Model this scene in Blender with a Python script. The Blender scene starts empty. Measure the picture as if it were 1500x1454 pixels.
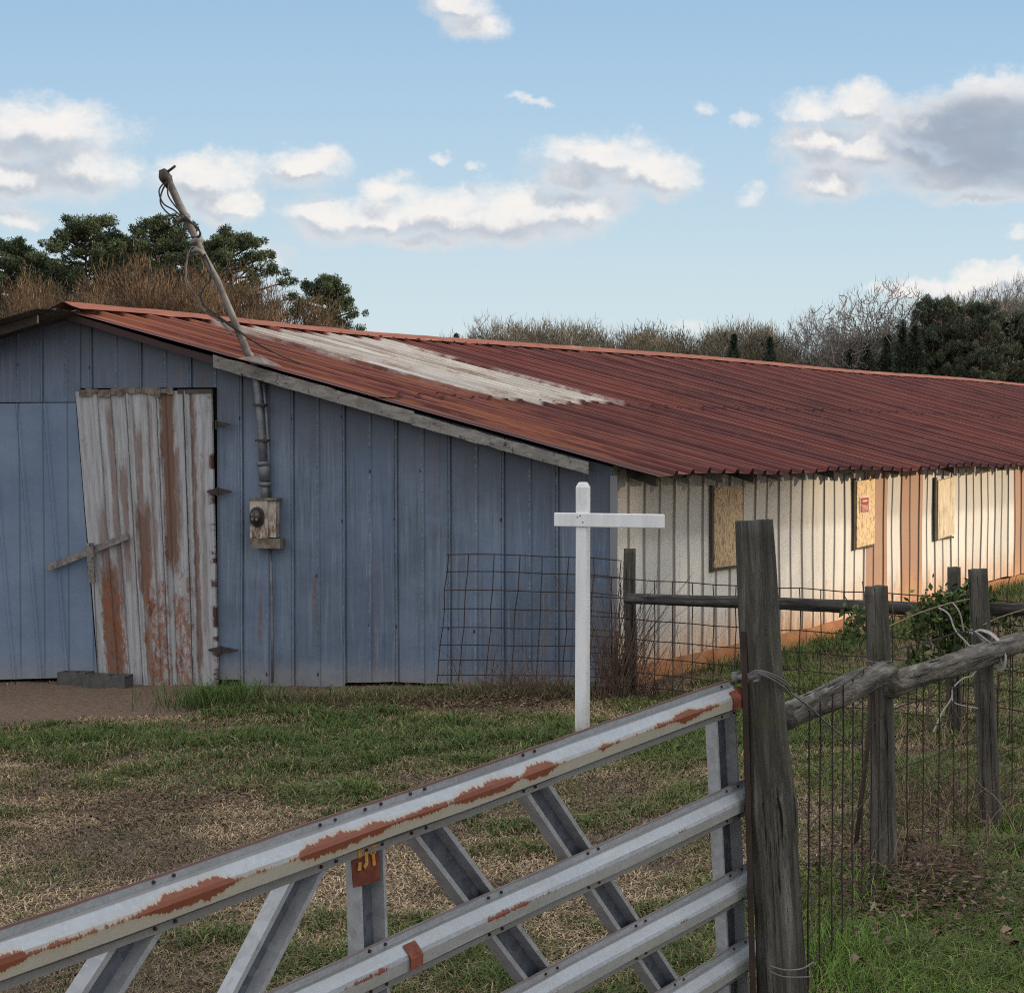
import bpy, math, random
import numpy as np
from mathutils import Vector, noise as mnoise

rnd = random.Random(7)
rng = np.random.default_rng(11)
scene = bpy.context.scene
COL = scene.collection
R = math.radians

# ------------------------------------------------------------------ camera model
F, H, PITCH = 2700.0, 2.1, math.atan(83/2700.0)
cam = bpy.data.objects.new('camera', bpy.data.cameras.new('camera'))
COL.objects.link(cam)
cam.location = (0, 0, H)
cam.rotation_euler = (math.pi/2 - PITCH, 0, 0)
cam.data.sensor_width = 36
cam.data.lens = 36*F/1500
cam.data.clip_end = 5000
cam.data.clip_start = 0.1
scene.camera = cam
CAM = Vector((0, 0, H))

def ray(px, py):
    x, y = (px-750)/F, -(py-727)/F
    return Vector((x, math.cos(PITCH)+y*math.sin(PITCH), -math.sin(PITCH)+y*math.cos(PITCH)))
def at(px, py, Y):
    d = ray(px, py)
    return CAM + d*(Y/d.y)
def hit(px, py, P, n):
    d = ray(px, py)
    return CAM + d*((P-CAM).dot(n)/d.dot(n))

# ------------------------------------------------------------------ node helpers
class NT:
    def __init__(s, tree):
        s.t = tree; s.n = tree.nodes; s.l = tree.links
    def put(s, sock, v):
        if isinstance(v, bpy.types.NodeSocket): s.l.new(v, sock)
        elif v is not None:
            if hasattr(sock.default_value, '__len__') and not hasattr(v, '__len__'):
                v = (v,)*len(sock.default_value)
            if hasattr(sock.default_value, '__len__') and len(sock.default_value) == 4 and len(v) == 3:
                v = tuple(v)+(1,)
            sock.default_value = v
    def m(s, op, a, b=None, c=None, clamp=False):
        n = s.n.new('ShaderNodeMath'); n.operation = op; n.use_clamp = clamp
        s.put(n.inputs[0], a); s.put(n.inputs[1], b)
        if c is not None: s.put(n.inputs[2], c)
        return n.outputs[0]
    def vm(s, op, a, b=None, c=None, out=0):
        n = s.n.new('ShaderNodeVectorMath'); n.operation = op
        s.put(n.inputs[0], a); s.put(n.inputs[1], b)
        if c is not None: s.put(n.inputs[2], c)
        return n.outputs[out]
    def coord(s, k='Object'):
        return s.n.new('ShaderNodeTexCoord').outputs[k]
    def uv(s):
        return s.n.new('ShaderNodeTexCoord').outputs['UV']
    def sep(s, v):
        n = s.n.new('ShaderNodeSeparateXYZ'); s.put(n.inputs[0], v); return n.outputs
    def comb(s, x=0, y=0, z=0):
        n = s.n.new('ShaderNodeCombineXYZ'); s.put(n.inputs[0], x); s.put(n.inputs[1], y); s.put(n.inputs[2], z); return n.outputs[0]
    def mul(s, v, k): return s.vm('MULTIPLY', v, k)
    def noise(s, v, scale=5, detail=4, rough=.55, dist=0, col=False):
        n = s.n.new('ShaderNodeTexNoise'); s.put(n.inputs['Vector'], v)
        s.put(n.inputs['Scale'], scale); n.inputs['Detail'].default_value = detail
        n.inputs['Roughness'].default_value = rough; n.inputs['Distortion'].default_value = dist
        return n.outputs['Color' if col else 'Fac']
    def vor(s, v, scale=5, feature='F1', out='Distance', rand=1):
        n = s.n.new('ShaderNodeTexVoronoi'); n.feature = feature; s.put(n.inputs['Vector'], v)
        s.put(n.inputs['Scale'], scale); n.inputs['Randomness'].default_value = rand
        return n.outputs[out]
    def white(s, v, dim='3D'):
        n = s.n.new('ShaderNodeTexWhiteNoise'); n.noise_dimensions = dim
        s.put(n.inputs['W' if dim == '1D' else 'Vector'], v); return n.outputs['Value']
    def ramp(s, f, stops, interp='LINEAR'):
        n = s.n.new('ShaderNodeValToRGB'); s.put(n.inputs[0], f); e = n.color_ramp.elements
        n.color_ramp.interpolation = interp
        while len(e) < len(stops): e.new(.5)
        for i, (p, c) in enumerate(stops):
            e[i].position = p
            if not hasattr(c, '__len__'): c = (c, c, c)
            e[i].color = tuple(c)+(1,)
        return n.outputs[0]
    def ss(s, x, a, b):
        n = s.n.new('ShaderNodeMapRange'); n.interpolation_type = 'SMOOTHSTEP'
        s.put(n.inputs['Value'], x); s.put(n.inputs['From Min'], a); s.put(n.inputs['From Max'], b)
        n.inputs['To Min'].default_value = 0; n.inputs['To Max'].default_value = 1
        return n.outputs[0]
    def mix(s, f, a, b, mode='MIX'):
        n = s.n.new('ShaderNodeMix'); n.data_type = 'RGBA'; n.blend_type = mode; n.clamp_factor = True
        s.put(n.inputs[0], f); s.put(n.inputs[6], a); s.put(n.inputs[7], b); return n.outputs[2]
    def bump(s, h, strength=.5, dist=.01):
        n = s.n.new('ShaderNodeBump'); n.inputs['Strength'].default_value = strength
        n.inputs['Distance'].default_value = dist; s.put(n.inputs['Height'], h); return n.outputs[0]
    def box(s, x, a, b, soft=.02):
        return s.m('MULTIPLY', s.ss(x, a-soft, a+soft), s.m('SUBTRACT', 1, s.ss(x, b-soft, b+soft)))

def mat(name, fn, rough=.7, metal=0., spec=.4):
    m = bpy.data.materials.new(name); m.use_nodes = True
    t = NT(m.node_tree); b = m.node_tree.nodes['Principled BSDF']
    b.inputs['Roughness'].default_value = rough; b.inputs['Metallic'].default_value = metal
    b.inputs['Specular IOR Level'].default_value = spec
    r = fn(t)
    if isinstance(r, dict):
        for k, v in r.items(): t.put(b.inputs[k], v)
    else: t.put(b.inputs['Base Color'], r)
    return m

# ------------------------------------------------------------------ materials
def streak_uv(t, su, sv):            # noise stretched along v
    return t.mul(t.uv(), (su, sv, 1))

def f_gable(t):
    u, v, _ = t.sep(t.uv())
    sheet = t.white(t.m('FLOOR', t.m('DIVIDE', u, .47)), '1D')
    base = t.mix(sheet, (.115, .155, .225), (.160, .205, .28))
    big = t.noise(t.uv(), 1.3, 4, .6)
    c = t.mix(t.m('MULTIPLY', t.ss(big, .35, .7), .8), base, (.078, .108, .158))
    blu = t.ss(t.noise(t.mul(t.uv(), (1.1, .7, 1)), 1, 3, .6), .45, .7)
    c = t.mix(t.m('MULTIPLY', blu, .45), c, (.135, .205, .325))
    st = t.noise(streak_uv(t, 30, 1.2), 1, 5, .7)
    c = t.mix(t.m('MULTIPLY', t.ss(st, .48, .72), .55), c, (.26, .29, .33))
    st2 = t.noise(streak_uv(t, 14, .5), 1.7, 5, .75)
    c = t.mix(t.m('MULTIPLY', t.ss(st2, .52, .70), .6), c, (.055, .064, .08))
    sp = t.ss(t.noise(t.uv(), 26, 6, .85), .58, .70)
    c = t.mix(t.m('MULTIPLY', sp, .45), c, (.24, .25, .26))
    sp2 = t.ss(t.noise(t.mul(t.uv(), (1, .6, 1)), 44, 5, .85), .62, .70)
    c = t.mix(t.m('MULTIPLY', sp2, .5), c, (.04, .045, .05))
    # darker towards the roof line, and pale splash at the foot
    roofl = t.m('SUBTRACT', t.m('ADD', 1.75, t.m('MULTIPLY', u, .30)), v)
    top = t.m('SUBTRACT', 1, t.ss(t.m('ADD', roofl, t.m('MULTIPLY', t.m('SUBTRACT', t.noise(streak_uv(t, 5, 1), 1, 3), .5), .4)), .05, .85))
    c = t.mix(t.m('MULTIPLY', top, .78), c, (.06, .067, .082))
    foot = t.m('MULTIPLY', t.m('SUBTRACT', 1, t.ss(v, .0, .22)), t.noise(t.uv(), 9, 4, .7))
    c = t.mix(foot, c, (.30, .27, .24))
    # rib shading painted in: dark crease line, pale line beside it
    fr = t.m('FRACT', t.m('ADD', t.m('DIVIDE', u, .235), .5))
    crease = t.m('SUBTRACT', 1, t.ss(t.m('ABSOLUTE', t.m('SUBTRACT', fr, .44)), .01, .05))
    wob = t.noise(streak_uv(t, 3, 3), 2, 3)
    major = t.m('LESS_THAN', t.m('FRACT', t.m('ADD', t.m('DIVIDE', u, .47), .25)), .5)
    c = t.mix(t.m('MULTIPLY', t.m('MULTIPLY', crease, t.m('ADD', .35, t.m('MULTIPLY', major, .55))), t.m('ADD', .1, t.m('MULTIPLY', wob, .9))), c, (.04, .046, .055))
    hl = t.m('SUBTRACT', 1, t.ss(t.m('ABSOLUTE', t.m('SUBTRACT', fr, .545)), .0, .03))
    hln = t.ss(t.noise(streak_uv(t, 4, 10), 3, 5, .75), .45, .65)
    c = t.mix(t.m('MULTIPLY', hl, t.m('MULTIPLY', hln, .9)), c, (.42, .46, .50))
    # rust runs
    rn = t.noise(streak_uv(t, 9, .9), 1.1, 5, .8, .3)
    spots = t.m('MULTIPLY', t.ss(rn, .60, .70), t.m('MULTIPLY', t.ss(t.noise(t.uv(), 2.1, 2), .48, .62), .8))
    c = t.mix(spots, c, (.20, .095, .045))
    nails = t.vor(t.mul(t.uv(), (4.255, 2.2, 1)), 1, rand=.12)
    c = t.mix(t.m('SUBTRACT', 1, t.ss(nails, .03, .055)), c, (.03, .028, .028))
    for (ru, z0, z1, k) in ROOF['runs']:
        rj = t.m('ADD', u, t.m('MULTIPLY', t.m('SUBTRACT', t.noise(streak_uv(t, 18, 3), 1, 5, .8), .5), .05))
        m_ = t.m('MULTIPLY', t.box(rj, ru-.016, ru+.016, .012), t.m('MULTIPLY', t.box(v, z0, z1, .12), t.ss(t.noise(t.uv(), 14, 4, .8), .38, .6)))
        c = t.mix(t.m('MULTIPLY', m_, k), c, (.17, .085, .045))
    h = t.noise(t.uv(), 3, 4)
    return {'Base Color': c, 'Normal': t.bump(t.m('ADD', h, t.m('MULTIPLY', t.noise(t.uv(), 60, 3), .08)), .45, .02)}

def f_bluedoor(t):
    u, v, _ = t.sep(t.uv())
    big = t.noise(t.uv(), 1.5, 4, .6)
    c = t.mix(t.ss(big, .3, .75), (.13, .185, .275), (.18, .24, .335))
    st = t.noise(streak_uv(t, 26, .8), 1, 5, .7)
    c = t.mix(t.m('MULTIPLY', t.ss(st, .5, .75), .35), c, (.10, .135, .19))
    sc = t.ss(t.noise(streak_uv(t, 60, 14), 1, 4, .7), .66, .72)
    c = t.mix(t.m('MULTIPLY', sc, .6), c, (.04, .05, .06))
    fr = t.m('FRACT', t.m('ADD', t.m('DIVIDE', u, .235), .5))
    crease = t.m('SUBTRACT', 1, t.ss(t.m('ABSOLUTE', t.m('SUBTRACT', fr, .44)), .01, .05))  # rib shade painted as a dark line
    c = t.mix(t.m('MULTIPLY', crease, .6), c, (.05, .06, .08))
    foot = t.m('MULTIPLY', t.m('SUBTRACT', 1, t.ss(v, .0, .35)), t.noise(t.uv(), 9, 4, .7))
    c = t.mix(foot, c, (.28, .26, .24))
    return {'Base Color': c, 'Normal': t.bump(t.noise(t.uv(), 4, 4), .4, .02)}

def f_rustdoor(t):
    u, v, _ = t.sep(t.uv())             # u 0..1 left to right, v 0..1 bottom to top
    P = t.comb(t.m('MULTIPLY', u, 1.12), t.m('MULTIPLY', v, 2.4), 0)
    st = t.noise(t.mul(P, (34, 1.6, 1)), 1, 6, .75)
    base = t.mix(t.ss(st, .35, .7), (.43, .435, .45), (.25, .25, .255))
    peel = t.ss(t.noise(t.mul(P, (30, 6, 1)), 1.2, 6, .8), .57, .66)
    base = t.mix(t.m('MULTIPLY', peel, .55), base, (.13, .10, .08))
    # broad brown wood-like bands, broken vertically
    edge = t.m('ADD', t.m('MULTIPLY', t.m('SUBTRACT', t.noise(t.mul(P, (22, 4, 1)), 1, 5, .75), .5), .10), u)
    vj = t.m('ADD', v, t.m('MULTIPLY', t.m('SUBTRACT', t.noise(t.mul(P, (14, 3, 1)), 1, 5, .7), .5), .35))
    def band(a, b, lo, hi, k=1.0, s=.015):
        return t.m('MULTIPLY', t.m('MULTIPLY', t.box(edge, a, b, s), t.box(vj, lo, hi, .05)), k)
    bands = [band(.62, .72, .42, 1.1, 1), band(.42, .47, .0, .9, .7), band(.225, .262, .25, .95, .7), band(.52, .55, .3, .95, .55), band(.90, .93, .2, .8, .5), band(.70, .745, .52, .80, .8), band(.84, .875, .05, 1.1, .9), band(.40, .50, .33, .62, .95),
             band(.10, .17, .30, .62, .6), band(.29, .34, .40, .78, .75), band(.08, .22, .02, .42, .9), band(.50, .56, .50, .60, .5)]
    bm = bands[0]
    for b in bands[1:]: bm = t.m('MAXIMUM', bm, b)
    brown = t.mix(t.noise(t.mul(P, (30, 3, 1)), 1, 5, .7), (.20, .085, .042), (.075, .034, .02))
    c = t.mix(t.m('MULTIPLY', bm, .9), base, brown)
    # orange rust blotches, lower door
    o = t.noise(t.mul(P, (7, 3, 1)), 1.3, 7, .8)
    zone = t.m('MAXIMUM', t.box(edge, .42, .62, .03), t.box(edge, .66, .80, .02))
    zone = t.m('MAXIMUM', zone, t.box(edge, .06, .26, .03))
    zone = t.m('MULTIPLY', zone, t.m('SUBTRACT', 1, t.ss(v, .25, .55)))
    brk = t.noise(t.mul(P, (24, 11, 1)), 1, 6, .8)
    om = t.m('MULTIPLY', t.ss(t.m('ADD', o, t.m('MULTIPLY', zone, .22)), .56, .74), t.ss(t.m('ADD', brk, t.m('MULTIPLY', o, .25)), .48, .68))
    oc = t.mix(t.noise(t.mul(P, (40, 18, 1)), 1, 4, .7), (.31, .115, .045), (.13, .048, .024))
    c = t.mix(t.m('MULTIPLY', om, .88), c, oc)
    dk = t.m('MULTIPLY', om, t.ss(t.noise(t.mul(P, (16, 5, 1)), 1, 5, .8), .52, .64))
    c = t.mix(t.m('MULTIPLY', dk, .75), c, (.055, .028, .02))
    blot = t.vor(t.comb(t.m('MULTIPLY', t.m('SUBTRACT', edge, .74), 1.7), t.m('SUBTRACT', vj, .13), 0), 1, rand=0)
    # dark board joints
    for x0, k in ((.165, .5), (.265, .55), (.375, .8), (.42, .35), (.60, .9), (.665, .5), (.80, .95), (.845, .5), (.53, .35)):
        j = t.m('SUBTRACT', 1, t.ss(t.m('ABSOLUTE', t.m('SUBTRACT', t.m('ADD', u, t.m('MULTIPLY', t.m('SUBTRACT', t.noise(t.mul(P, (2, 5, 1)), 2, 4, .7), .5), .02)), x0)), .002, .012))
        c = t.mix(t.m('MULTIPLY', j, k), c, (.035, .026, .022))
    edgeR = t.m('MULTIPLY', t.ss(edge, .955, .98), t.ss(t.noise(t.mul(P, (3, 7, 1)), 1, 4), .5, .6))
    c = t.mix(edgeR, c, (.07, .03, .022))
    return {'Base Color': c, 'Roughness': .85, 'Normal': t.bump(t.noise(t.mul(P, (34, 4, 1)), 1, 6, .75), .5, .01)}

ROOF = {}                                # filled with measured u/w values before use
def f_roof(t):
    u, w, _ = t.sep(t.uv())              # metres along the ridge, 0..1 down the slope
    P = t.comb(u, t.m('MULTIPLY', w, 5.2), 0)
    st = t.noise(t.mul(P, (7, .55, 1)), 1, 6, .7)
    c = t.mix(t.ss(st, .3, .72), (.108, .022, .019), (.050, .013, .015))
    big = t.noise(t.mul(P, (.35, .5, 1)), 1, 4, .6)
    c = t.mix(t.m('MULTIPLY', t.ss(big, .45, .75), .55), c, (.065, .02, .024))
    # sheet to sheet variation (sheets 0.61 wide, two rows)
    row = t.m('GREATER_THAN', w, ROOF['lap'])
    sid = t.white(t.comb(t.m('FLOOR', t.m('DIVIDE', u, .61)), row, 0), '3D')
    c = t.mix(t.m('MULTIPLY', t.ss(sid, .3, 1), .75), c, (.21, .05, .034))
    sid2 = t.white(t.comb(t.m('FLOOR', t.m('DIVIDE', t.m('ADD', u, 7.7), 1.22)), row, 3), '3D')
    c = t.mix(t.m('MULTIPLY', t.ss(sid2, .5, .9), .55), c, (.045, .016, .02))
    fd = t.noise(t.mul(P, (1.6, .7, 1)), 1, 6, .75)
    c = t.mix(t.m('MULTIPLY', t.ss(fd, .5, .68), .5), c, (.24, .075, .045))
    scr = t.vor(t.comb(t.m('DIVIDE', u, ROOF['pitch']), t.m('MULTIPLY', w, 9), 0), 1, rand=.05)
    c = t.mix(t.m('SUBTRACT', 1, t.ss(scr, .05, .10)), c, (.03, .015, .012))
    # orange streaks that follow the ribs, strong near the gable end and the ridge
    so = t.noise(t.mul(P, (11, .38, 1)), 1.3, 6, .75)
    near = t.m('SUBTRACT', 1, t.ss(t.m('ADD', u, t.m('MULTIPLY', w, 1.0)), .8, 4.5))
    ridge = t.m('SUBTRACT', 1, t.ss(w, .03, .16))
    k = t.m('ADD', t.m('MULTIPLY', near, .17), t.m('MULTIPLY', ridge, .11))
    c = t.mix(t.m('MULTIPLY', t.ss(t.m('ADD', so, k), .60, .73), .85), c, (.36, .12, .055))
    # highlights painted along the rib crests
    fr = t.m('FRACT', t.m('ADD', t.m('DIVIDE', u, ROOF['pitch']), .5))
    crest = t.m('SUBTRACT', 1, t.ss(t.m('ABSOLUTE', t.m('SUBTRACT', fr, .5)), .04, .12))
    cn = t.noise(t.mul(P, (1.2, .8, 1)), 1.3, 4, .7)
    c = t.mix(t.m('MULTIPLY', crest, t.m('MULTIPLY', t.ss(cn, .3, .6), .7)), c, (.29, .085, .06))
    valley = t.m('SUBTRACT', 1, t.ss(t.m('ABSOLUTE', t.m('SUBTRACT', fr, .78)), .14, .25))  # strips between ribs painted darker as shade
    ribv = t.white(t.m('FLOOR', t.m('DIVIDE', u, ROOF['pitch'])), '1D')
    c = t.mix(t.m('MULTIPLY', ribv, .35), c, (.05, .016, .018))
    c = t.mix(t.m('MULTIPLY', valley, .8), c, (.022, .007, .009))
    # pale galvanised sheets
    jag = t.m('MULTIPLY', t.m('SUBTRACT', t.noise(t.mul(P, (3, 1.2, 1)), 1, 5, .7), .5), .9)
    step = t.m('MULTIPLY', t.m('SUBTRACT', t.white(t.m('FLOOR', t.m('DIVIDE', u, .61)), '1D'), .5), .016)
    inside = t.m('MULTIPLY', t.box(t.m('ADD', u, jag), ROOF['pu0'], ROOF['pu1'], .1),
                 t.box(t.m('ADD', w, t.m('ADD', step, t.m('MULTIPLY', t.m('SUBTRACT', t.noise(t.mul(P, (5, 0, 1)), 1, 3, .7), .5), .07))), .045, ROOF['lap'], .006))
    g = t.noise(t.mul(P, (9, .5, 1)), 1.2, 6, .75)
    gal = t.mix(t.ss(g, .35, .65), (.74, .70, .64), (.46, .42, .37))
    gr = t.noise(t.mul(P, (8, .9, 1)), 1.5, 7, .8)
    gal = t.mix(t.m('MULTIPLY', t.ss(gr, .49, .62), .85), gal, (.34, .22, .14))
    gal = t.mix(t.m('MULTIPLY', t.ss(t.m('ADD', gr, t.m('MULTIPLY', t.m('SUBTRACT', 1, t.ss(w, .02, .3)), .12)), .62, .72), .9), gal, (.20, .075, .05))
    gal = t.mix(t.m('MULTIPLY', t.ss(t.noise(t.mul(P, (22, .35, 1)), 1, 4, .7), .52, .62), .6), gal, (.27, .20, .16))
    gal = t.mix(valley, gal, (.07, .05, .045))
    leftred = t.m('MULTIPLY', t.m('SUBTRACT', 1, t.ss(u, ROOF['pu0'], ROOF['pu0']+.7)), t.ss(so, .50, .56))
    inside = t.m('MULTIPLY', inside, t.m('SUBTRACT', 1, t.m('MULTIPLY', leftred, .85)))
    c = t.mix(inside, c, gal)
    # lap line, dirt
    lap = t.m('SUBTRACT', 1, t.ss(t.m('ABSOLUTE', t.m('SUBTRACT', t.m('ADD', w, step), t.m('ADD', .008, ROOF['lap']))), .001, .006))
    c = t.mix(t.m('MULTIPLY', lap, .6), c, (.02, .01, .012))
    blots = t.ss(t.noise(t.mul(P, (5, 2.4, 1)), 1.4, 5, .8), .66, .71)
    c = t.mix(t.m('MULTIPLY', blots, .5), c, (.02, .01, .011))
    hi = t.box(w, .70, .78, .03)
    sp = t.ss(t.noise(P, 14, 4, .8), .60, .68)
    c = t.mix(t.m('MULTIPLY', t.m('MULTIPLY', sp, t.ss(u, 6, 9)), .22), c, (.42, .26, .22))
    return {'Base Color': c, 'Roughness': .62, 'Normal': t.bump(t.noise(t.mul(P, (4, 1, 1)), 2, 4), .3, .01)}

def f_ridgecap(t):
    u, v, _ = t.sep(t.uv())
    n = t.noise(t.mul(t.uv(), (1.5, 8, 1)), 1.5, 6, .75)
    c = t.mix(t.ss(n, .3, .7), (.30, .105, .055), (.17, .05, .033))
    p = t.noise(t.mul(t.uv(), (.6, 2, 1)), 1.6, 5, .7)
    c = t.mix(t.m('MULTIPLY', t.ss(p, .58, .68), .6), c, (.42, .27, .19))
    seam = t.m('FRACT', t.m('DIVIDE', u, 2.4))
    c = t.mix(t.m('SUBTRACT', 1, t.ss(seam, .0, .012)), c, (.04, .02, .02))
    return c

def f_longwall(t):
    u, v, _ = t.sep(t.uv())
    sheet = t.white(t.m('FLOOR', t.m('DIVIDE', u, .56)), '1D')
    c = t.mix(sheet, (.54, .535, .505), (.68, .665, .62))
    st = t.noise(streak_uv(t, 22, .8), 1, 5, .7)
    c = t.mix(t.m('MULTIPLY', t.ss(st, .48, .8), .5), c, (.27, .26, .245))
    # eave shadow painted as a dark band with torn lower edge
    eave_shade = t.m('ADD', v, t.m('MULTIPLY', t.m('SUBTRACT', t.noise(streak_uv(t, 8, 1.5), 1.2, 5, .7), .5), .35))
    c = t.mix(t.m('MULTIPLY', t.ss(eave_shade, 1.12, 1.30), .42), c, (.22, .19, .155))
    # brown sheets
    bs = None
    for a, b in ROOF['brown']:
        k = t.box(u, a, b, .006)
        bs = k if bs is None else t.m('MAXIMUM', bs, k)
    c = t.mix(t.m('MULTIPLY', bs, .9), c, (.30, .15, .085))
    # orange clay splash at the foot
    f = t.m('ADD', v, t.m('MULTIPLY', t.m('SUBTRACT', t.noise(streak_uv(t, 6, 2), 1, 5, .7), .5), .75))
    fk = t.m('SUBTRACT', 1, t.ss(t.m('SUBTRACT', f, t.m('MULTIPLY', t.ss(u, 3, 9), .12)), .12, .66))
    fk = t.m('MULTIPLY', fk, t.ss(t.noise(t.mul(t.uv(), (9, 2.5, 1)), 1, 6, .8), .30, .58))
    c = t.mix(t.m('MULTIPLY', fk, .85), c, (.50, .25, .10))
    c = t.mix(t.m('MULTIPLY', t.m('SUBTRACT', 1, t.ss(f, -.05, .25)), .8), c, (.36, .14, .05))
    rn = t.noise(streak_uv(t, 7, 1.0), 1.5, 6, .8)
    low = t.m('SUBTRACT', 1, t.ss(v, .55, 1.0))
    c = t.mix(t.m('MULTIPLY', t.ss(t.m('ADD', rn, t.m('MULTIPLY', low, .08)), .64, .72), .85), c, (.30, .10, .05))
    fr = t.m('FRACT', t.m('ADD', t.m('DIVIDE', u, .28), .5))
    crease = t.m('SUBTRACT', 1, t.ss(t.m('ABSOLUTE', t.m('SUBTRACT', fr, .44)), .04, .085))  # dark line painted in to deepen the rib shade
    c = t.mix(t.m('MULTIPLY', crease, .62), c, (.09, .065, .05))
    spk = t.ss(t.noise(t.uv(), 22, 6, .85), .6, .72)
    c = t.mix(t.m('MULTIPLY', spk, .35), c, (.2, .17, .14))
    return {'Base Color': c, 'Roughness': .6, 'Normal': t.bump(t.noise(t.uv(), 3, 3), .3, .02)}

def wood(c0, c1, c2, sc=(22, 22, 1.6), bump=.9, dist=.012, moss=None):
    def f(t):
        P = t.coord('Object')
        g = t.noise(t.mul(P, sc), 1, 8, .75, .6)
        c = t.ramp(g, [(.34, c0), (.5, c1), (.66, c2)])
        cr = t.noise(t.mul(P, (sc[0]*1.9, sc[1]*1.9, sc[2]*.7)), 1, 5, .8, .4)
        c = t.mix(t.ss(cr, .57, .64), c, tuple(x*.18 for x in c0))
        pl = t.ss(t.noise(t.mul(P, (sc[0]*.5, sc[1]*.5, sc[2]*.6)), 1, 3, .6), .52, .66)
        c = t.mix(t.m('MULTIPLY', pl, .4), c, tuple(x*.45 for x in c1))
        big = t.noise(P, 4.5, 4, .6)
        c = t.mix(t.m('MULTIPLY', t.ss(big, .45, .7), .5), c, tuple(x*.6 for x in c1))
        if moss: c = t.mix(t.m('MULTIPLY', t.ss(t.noise(P, 7, 5, .7), .5, .68), .45), c, moss)
        h = t.m('SUBTRACT', g, t.m('MULTIPLY', t.ss(cr, .58, .72), .8))
        return {'Base Color': c, 'Normal': t.bump(h, bump, dist)}
    return f

def f_rail(rustk, seed):
    def f(t):
        u, v, _ = t.sep(t.uv())          # u metres, v 0 top .. 1 bottom of the profile
        P = t.comb(t.m('ADD', u, seed), v, seed)
        sp = t.vor(t.mul(P, (90, 14, 1)), 1, out='Color')
        spv, _, _ = t.sep(sp)
        c = t.mix(spv, (.31, .34, .37), (.40, .43, .46))
        wt = t.noise(t.mul(P, (5, 3, 1)), 1, 5, .7)
        c = t.mix(t.m('MULTIPLY', t.ss(wt, .4, .7), .6), c, (.27, .27, .255))
        sm = t.noise(t.mul(P, (3, 14, 1)), 1.4, 6, .75)
        c = t.mix(t.m('MULTIPLY', t.ss(sm, .52, .68), .5), c, (.50, .51, .52))
        sc = t.ss(t.noise(t.mul(P, (18, 60, 1)), 1, 5, .8), .62, .70)
        c = t.mix(t.m('MULTIPLY', sc, .5), c, (.16, .155, .14))
        dr = t.ss(t.noise(t.mul(P, (34, 1.5, 1)), 1, 4, .8), .60, .70)
        c = t.mix(t.m('MULTIPLY', dr, .4), c, (.22, .19, .15))
        # painted highlight on upper face, yellowish lower face, darker groove and bottom flange
        c = t.mix(t.m('MULTIPLY', t.box(v, .235, .41, .008), .36), c, (.60, .62, .65))
        c = t.mix(t.m('MULTIPLY', t.box(v, .19, .228, .006), .75), c, (.20, .195, .185))
        c = t.mix(t.m('MULTIPLY', t.box(v, .48, .71, .01), .6*rustk+.15), c, (.50, .46, .35))
        c = t.mix(t.m('MULTIPLY', t.ss(v, .80, .81), .6), c, (.24, .23, .20))
        c = t.mix(t.m('MULTIPLY', t.box(v, .715, .80, .006), .85), c, (.08, .075, .065))
        edge = t.m('MULTIPLY', t.m('SUBTRACT', t.noise(t.mul(P, (42, 2, 1)), 1, 5, .85), .5), .30)
        slow = t.m('MULTIPLY', t.m('SUBTRACT', t.noise(t.comb(P, 0, 0) if False else t.mul(P, (2.8, 0, 1)), 1, 2, .5), .5), .38)
        width = t.m('SUBTRACT', t.m('MULTIPLY', t.ss(t.noise(t.mul(P, (3.4, 0, 1)), 1, 1.5, .5), .40, .60), .165), .035) if rustk > .5 else t.m('SUBTRACT', t.m('MULTIPLY', slow, 1.3), .048)
        d = t.m('ADD', t.m('ABSOLUTE', t.m('SUBTRACT', v, .475)), edge)
        rm = t.m('SUBTRACT', 1, t.ss(t.m('SUBTRACT', d, width), .0, .014))
        rc = t.mix(t.noise(t.mul(P, (30, 8, 1)), 1, 4, .7), (.28, .095, .045), (.17, .05, .03))
        run = t.m('SUBTRACT', 1, t.ss(t.m('SUBTRACT', d, t.m('ADD', width, .03)), .0, .05))
        if rustk > .5: c = t.mix(t.m('MULTIPLY', run, .4), c, (.45, .33, .16))
        c = t.mix(rm, c, rc)
        te = t.m('SUBTRACT', 1, t.ss(t.m('ADD', v, t.m('MULTIPLY', t.noise(t.mul(P, (6, 1, 1)), 1, 4), .06)), .07, .10))
        c = t.mix(t.m('MULTIPLY', te, .85 if rustk > .5 else .5), c, (.20, .085, .06))
        return {'Base Color': c, 'Roughness': .5, 'Metallic': .15,
                'Normal': t.bump(t.noise(t.mul(P, (9, 5, 1)), 1, 4), .25, .004)}
    return f

def f_galv(dark=False):
    def f(t):
        P = t.coord('Object')
        a = t.sep(t.vor(P, 45, out='Color'))[0]
        if dark: c = t.mix(a, (.085, .10, .125), (.15, .165, .195))
        else: c = t.mix(a, (.33, .345, .36), (.43, .44, .455))
        c = t.mix(t.m('MULTIPLY', t.ss(t.noise(P, 9, 5, .7), .5, .7), .5), c, (.10, .10, .10) if dark else (.25, .24, .225))
        return {'Base Color': c, 'Roughness': .5, 'Metallic': .2}
    return f

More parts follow.
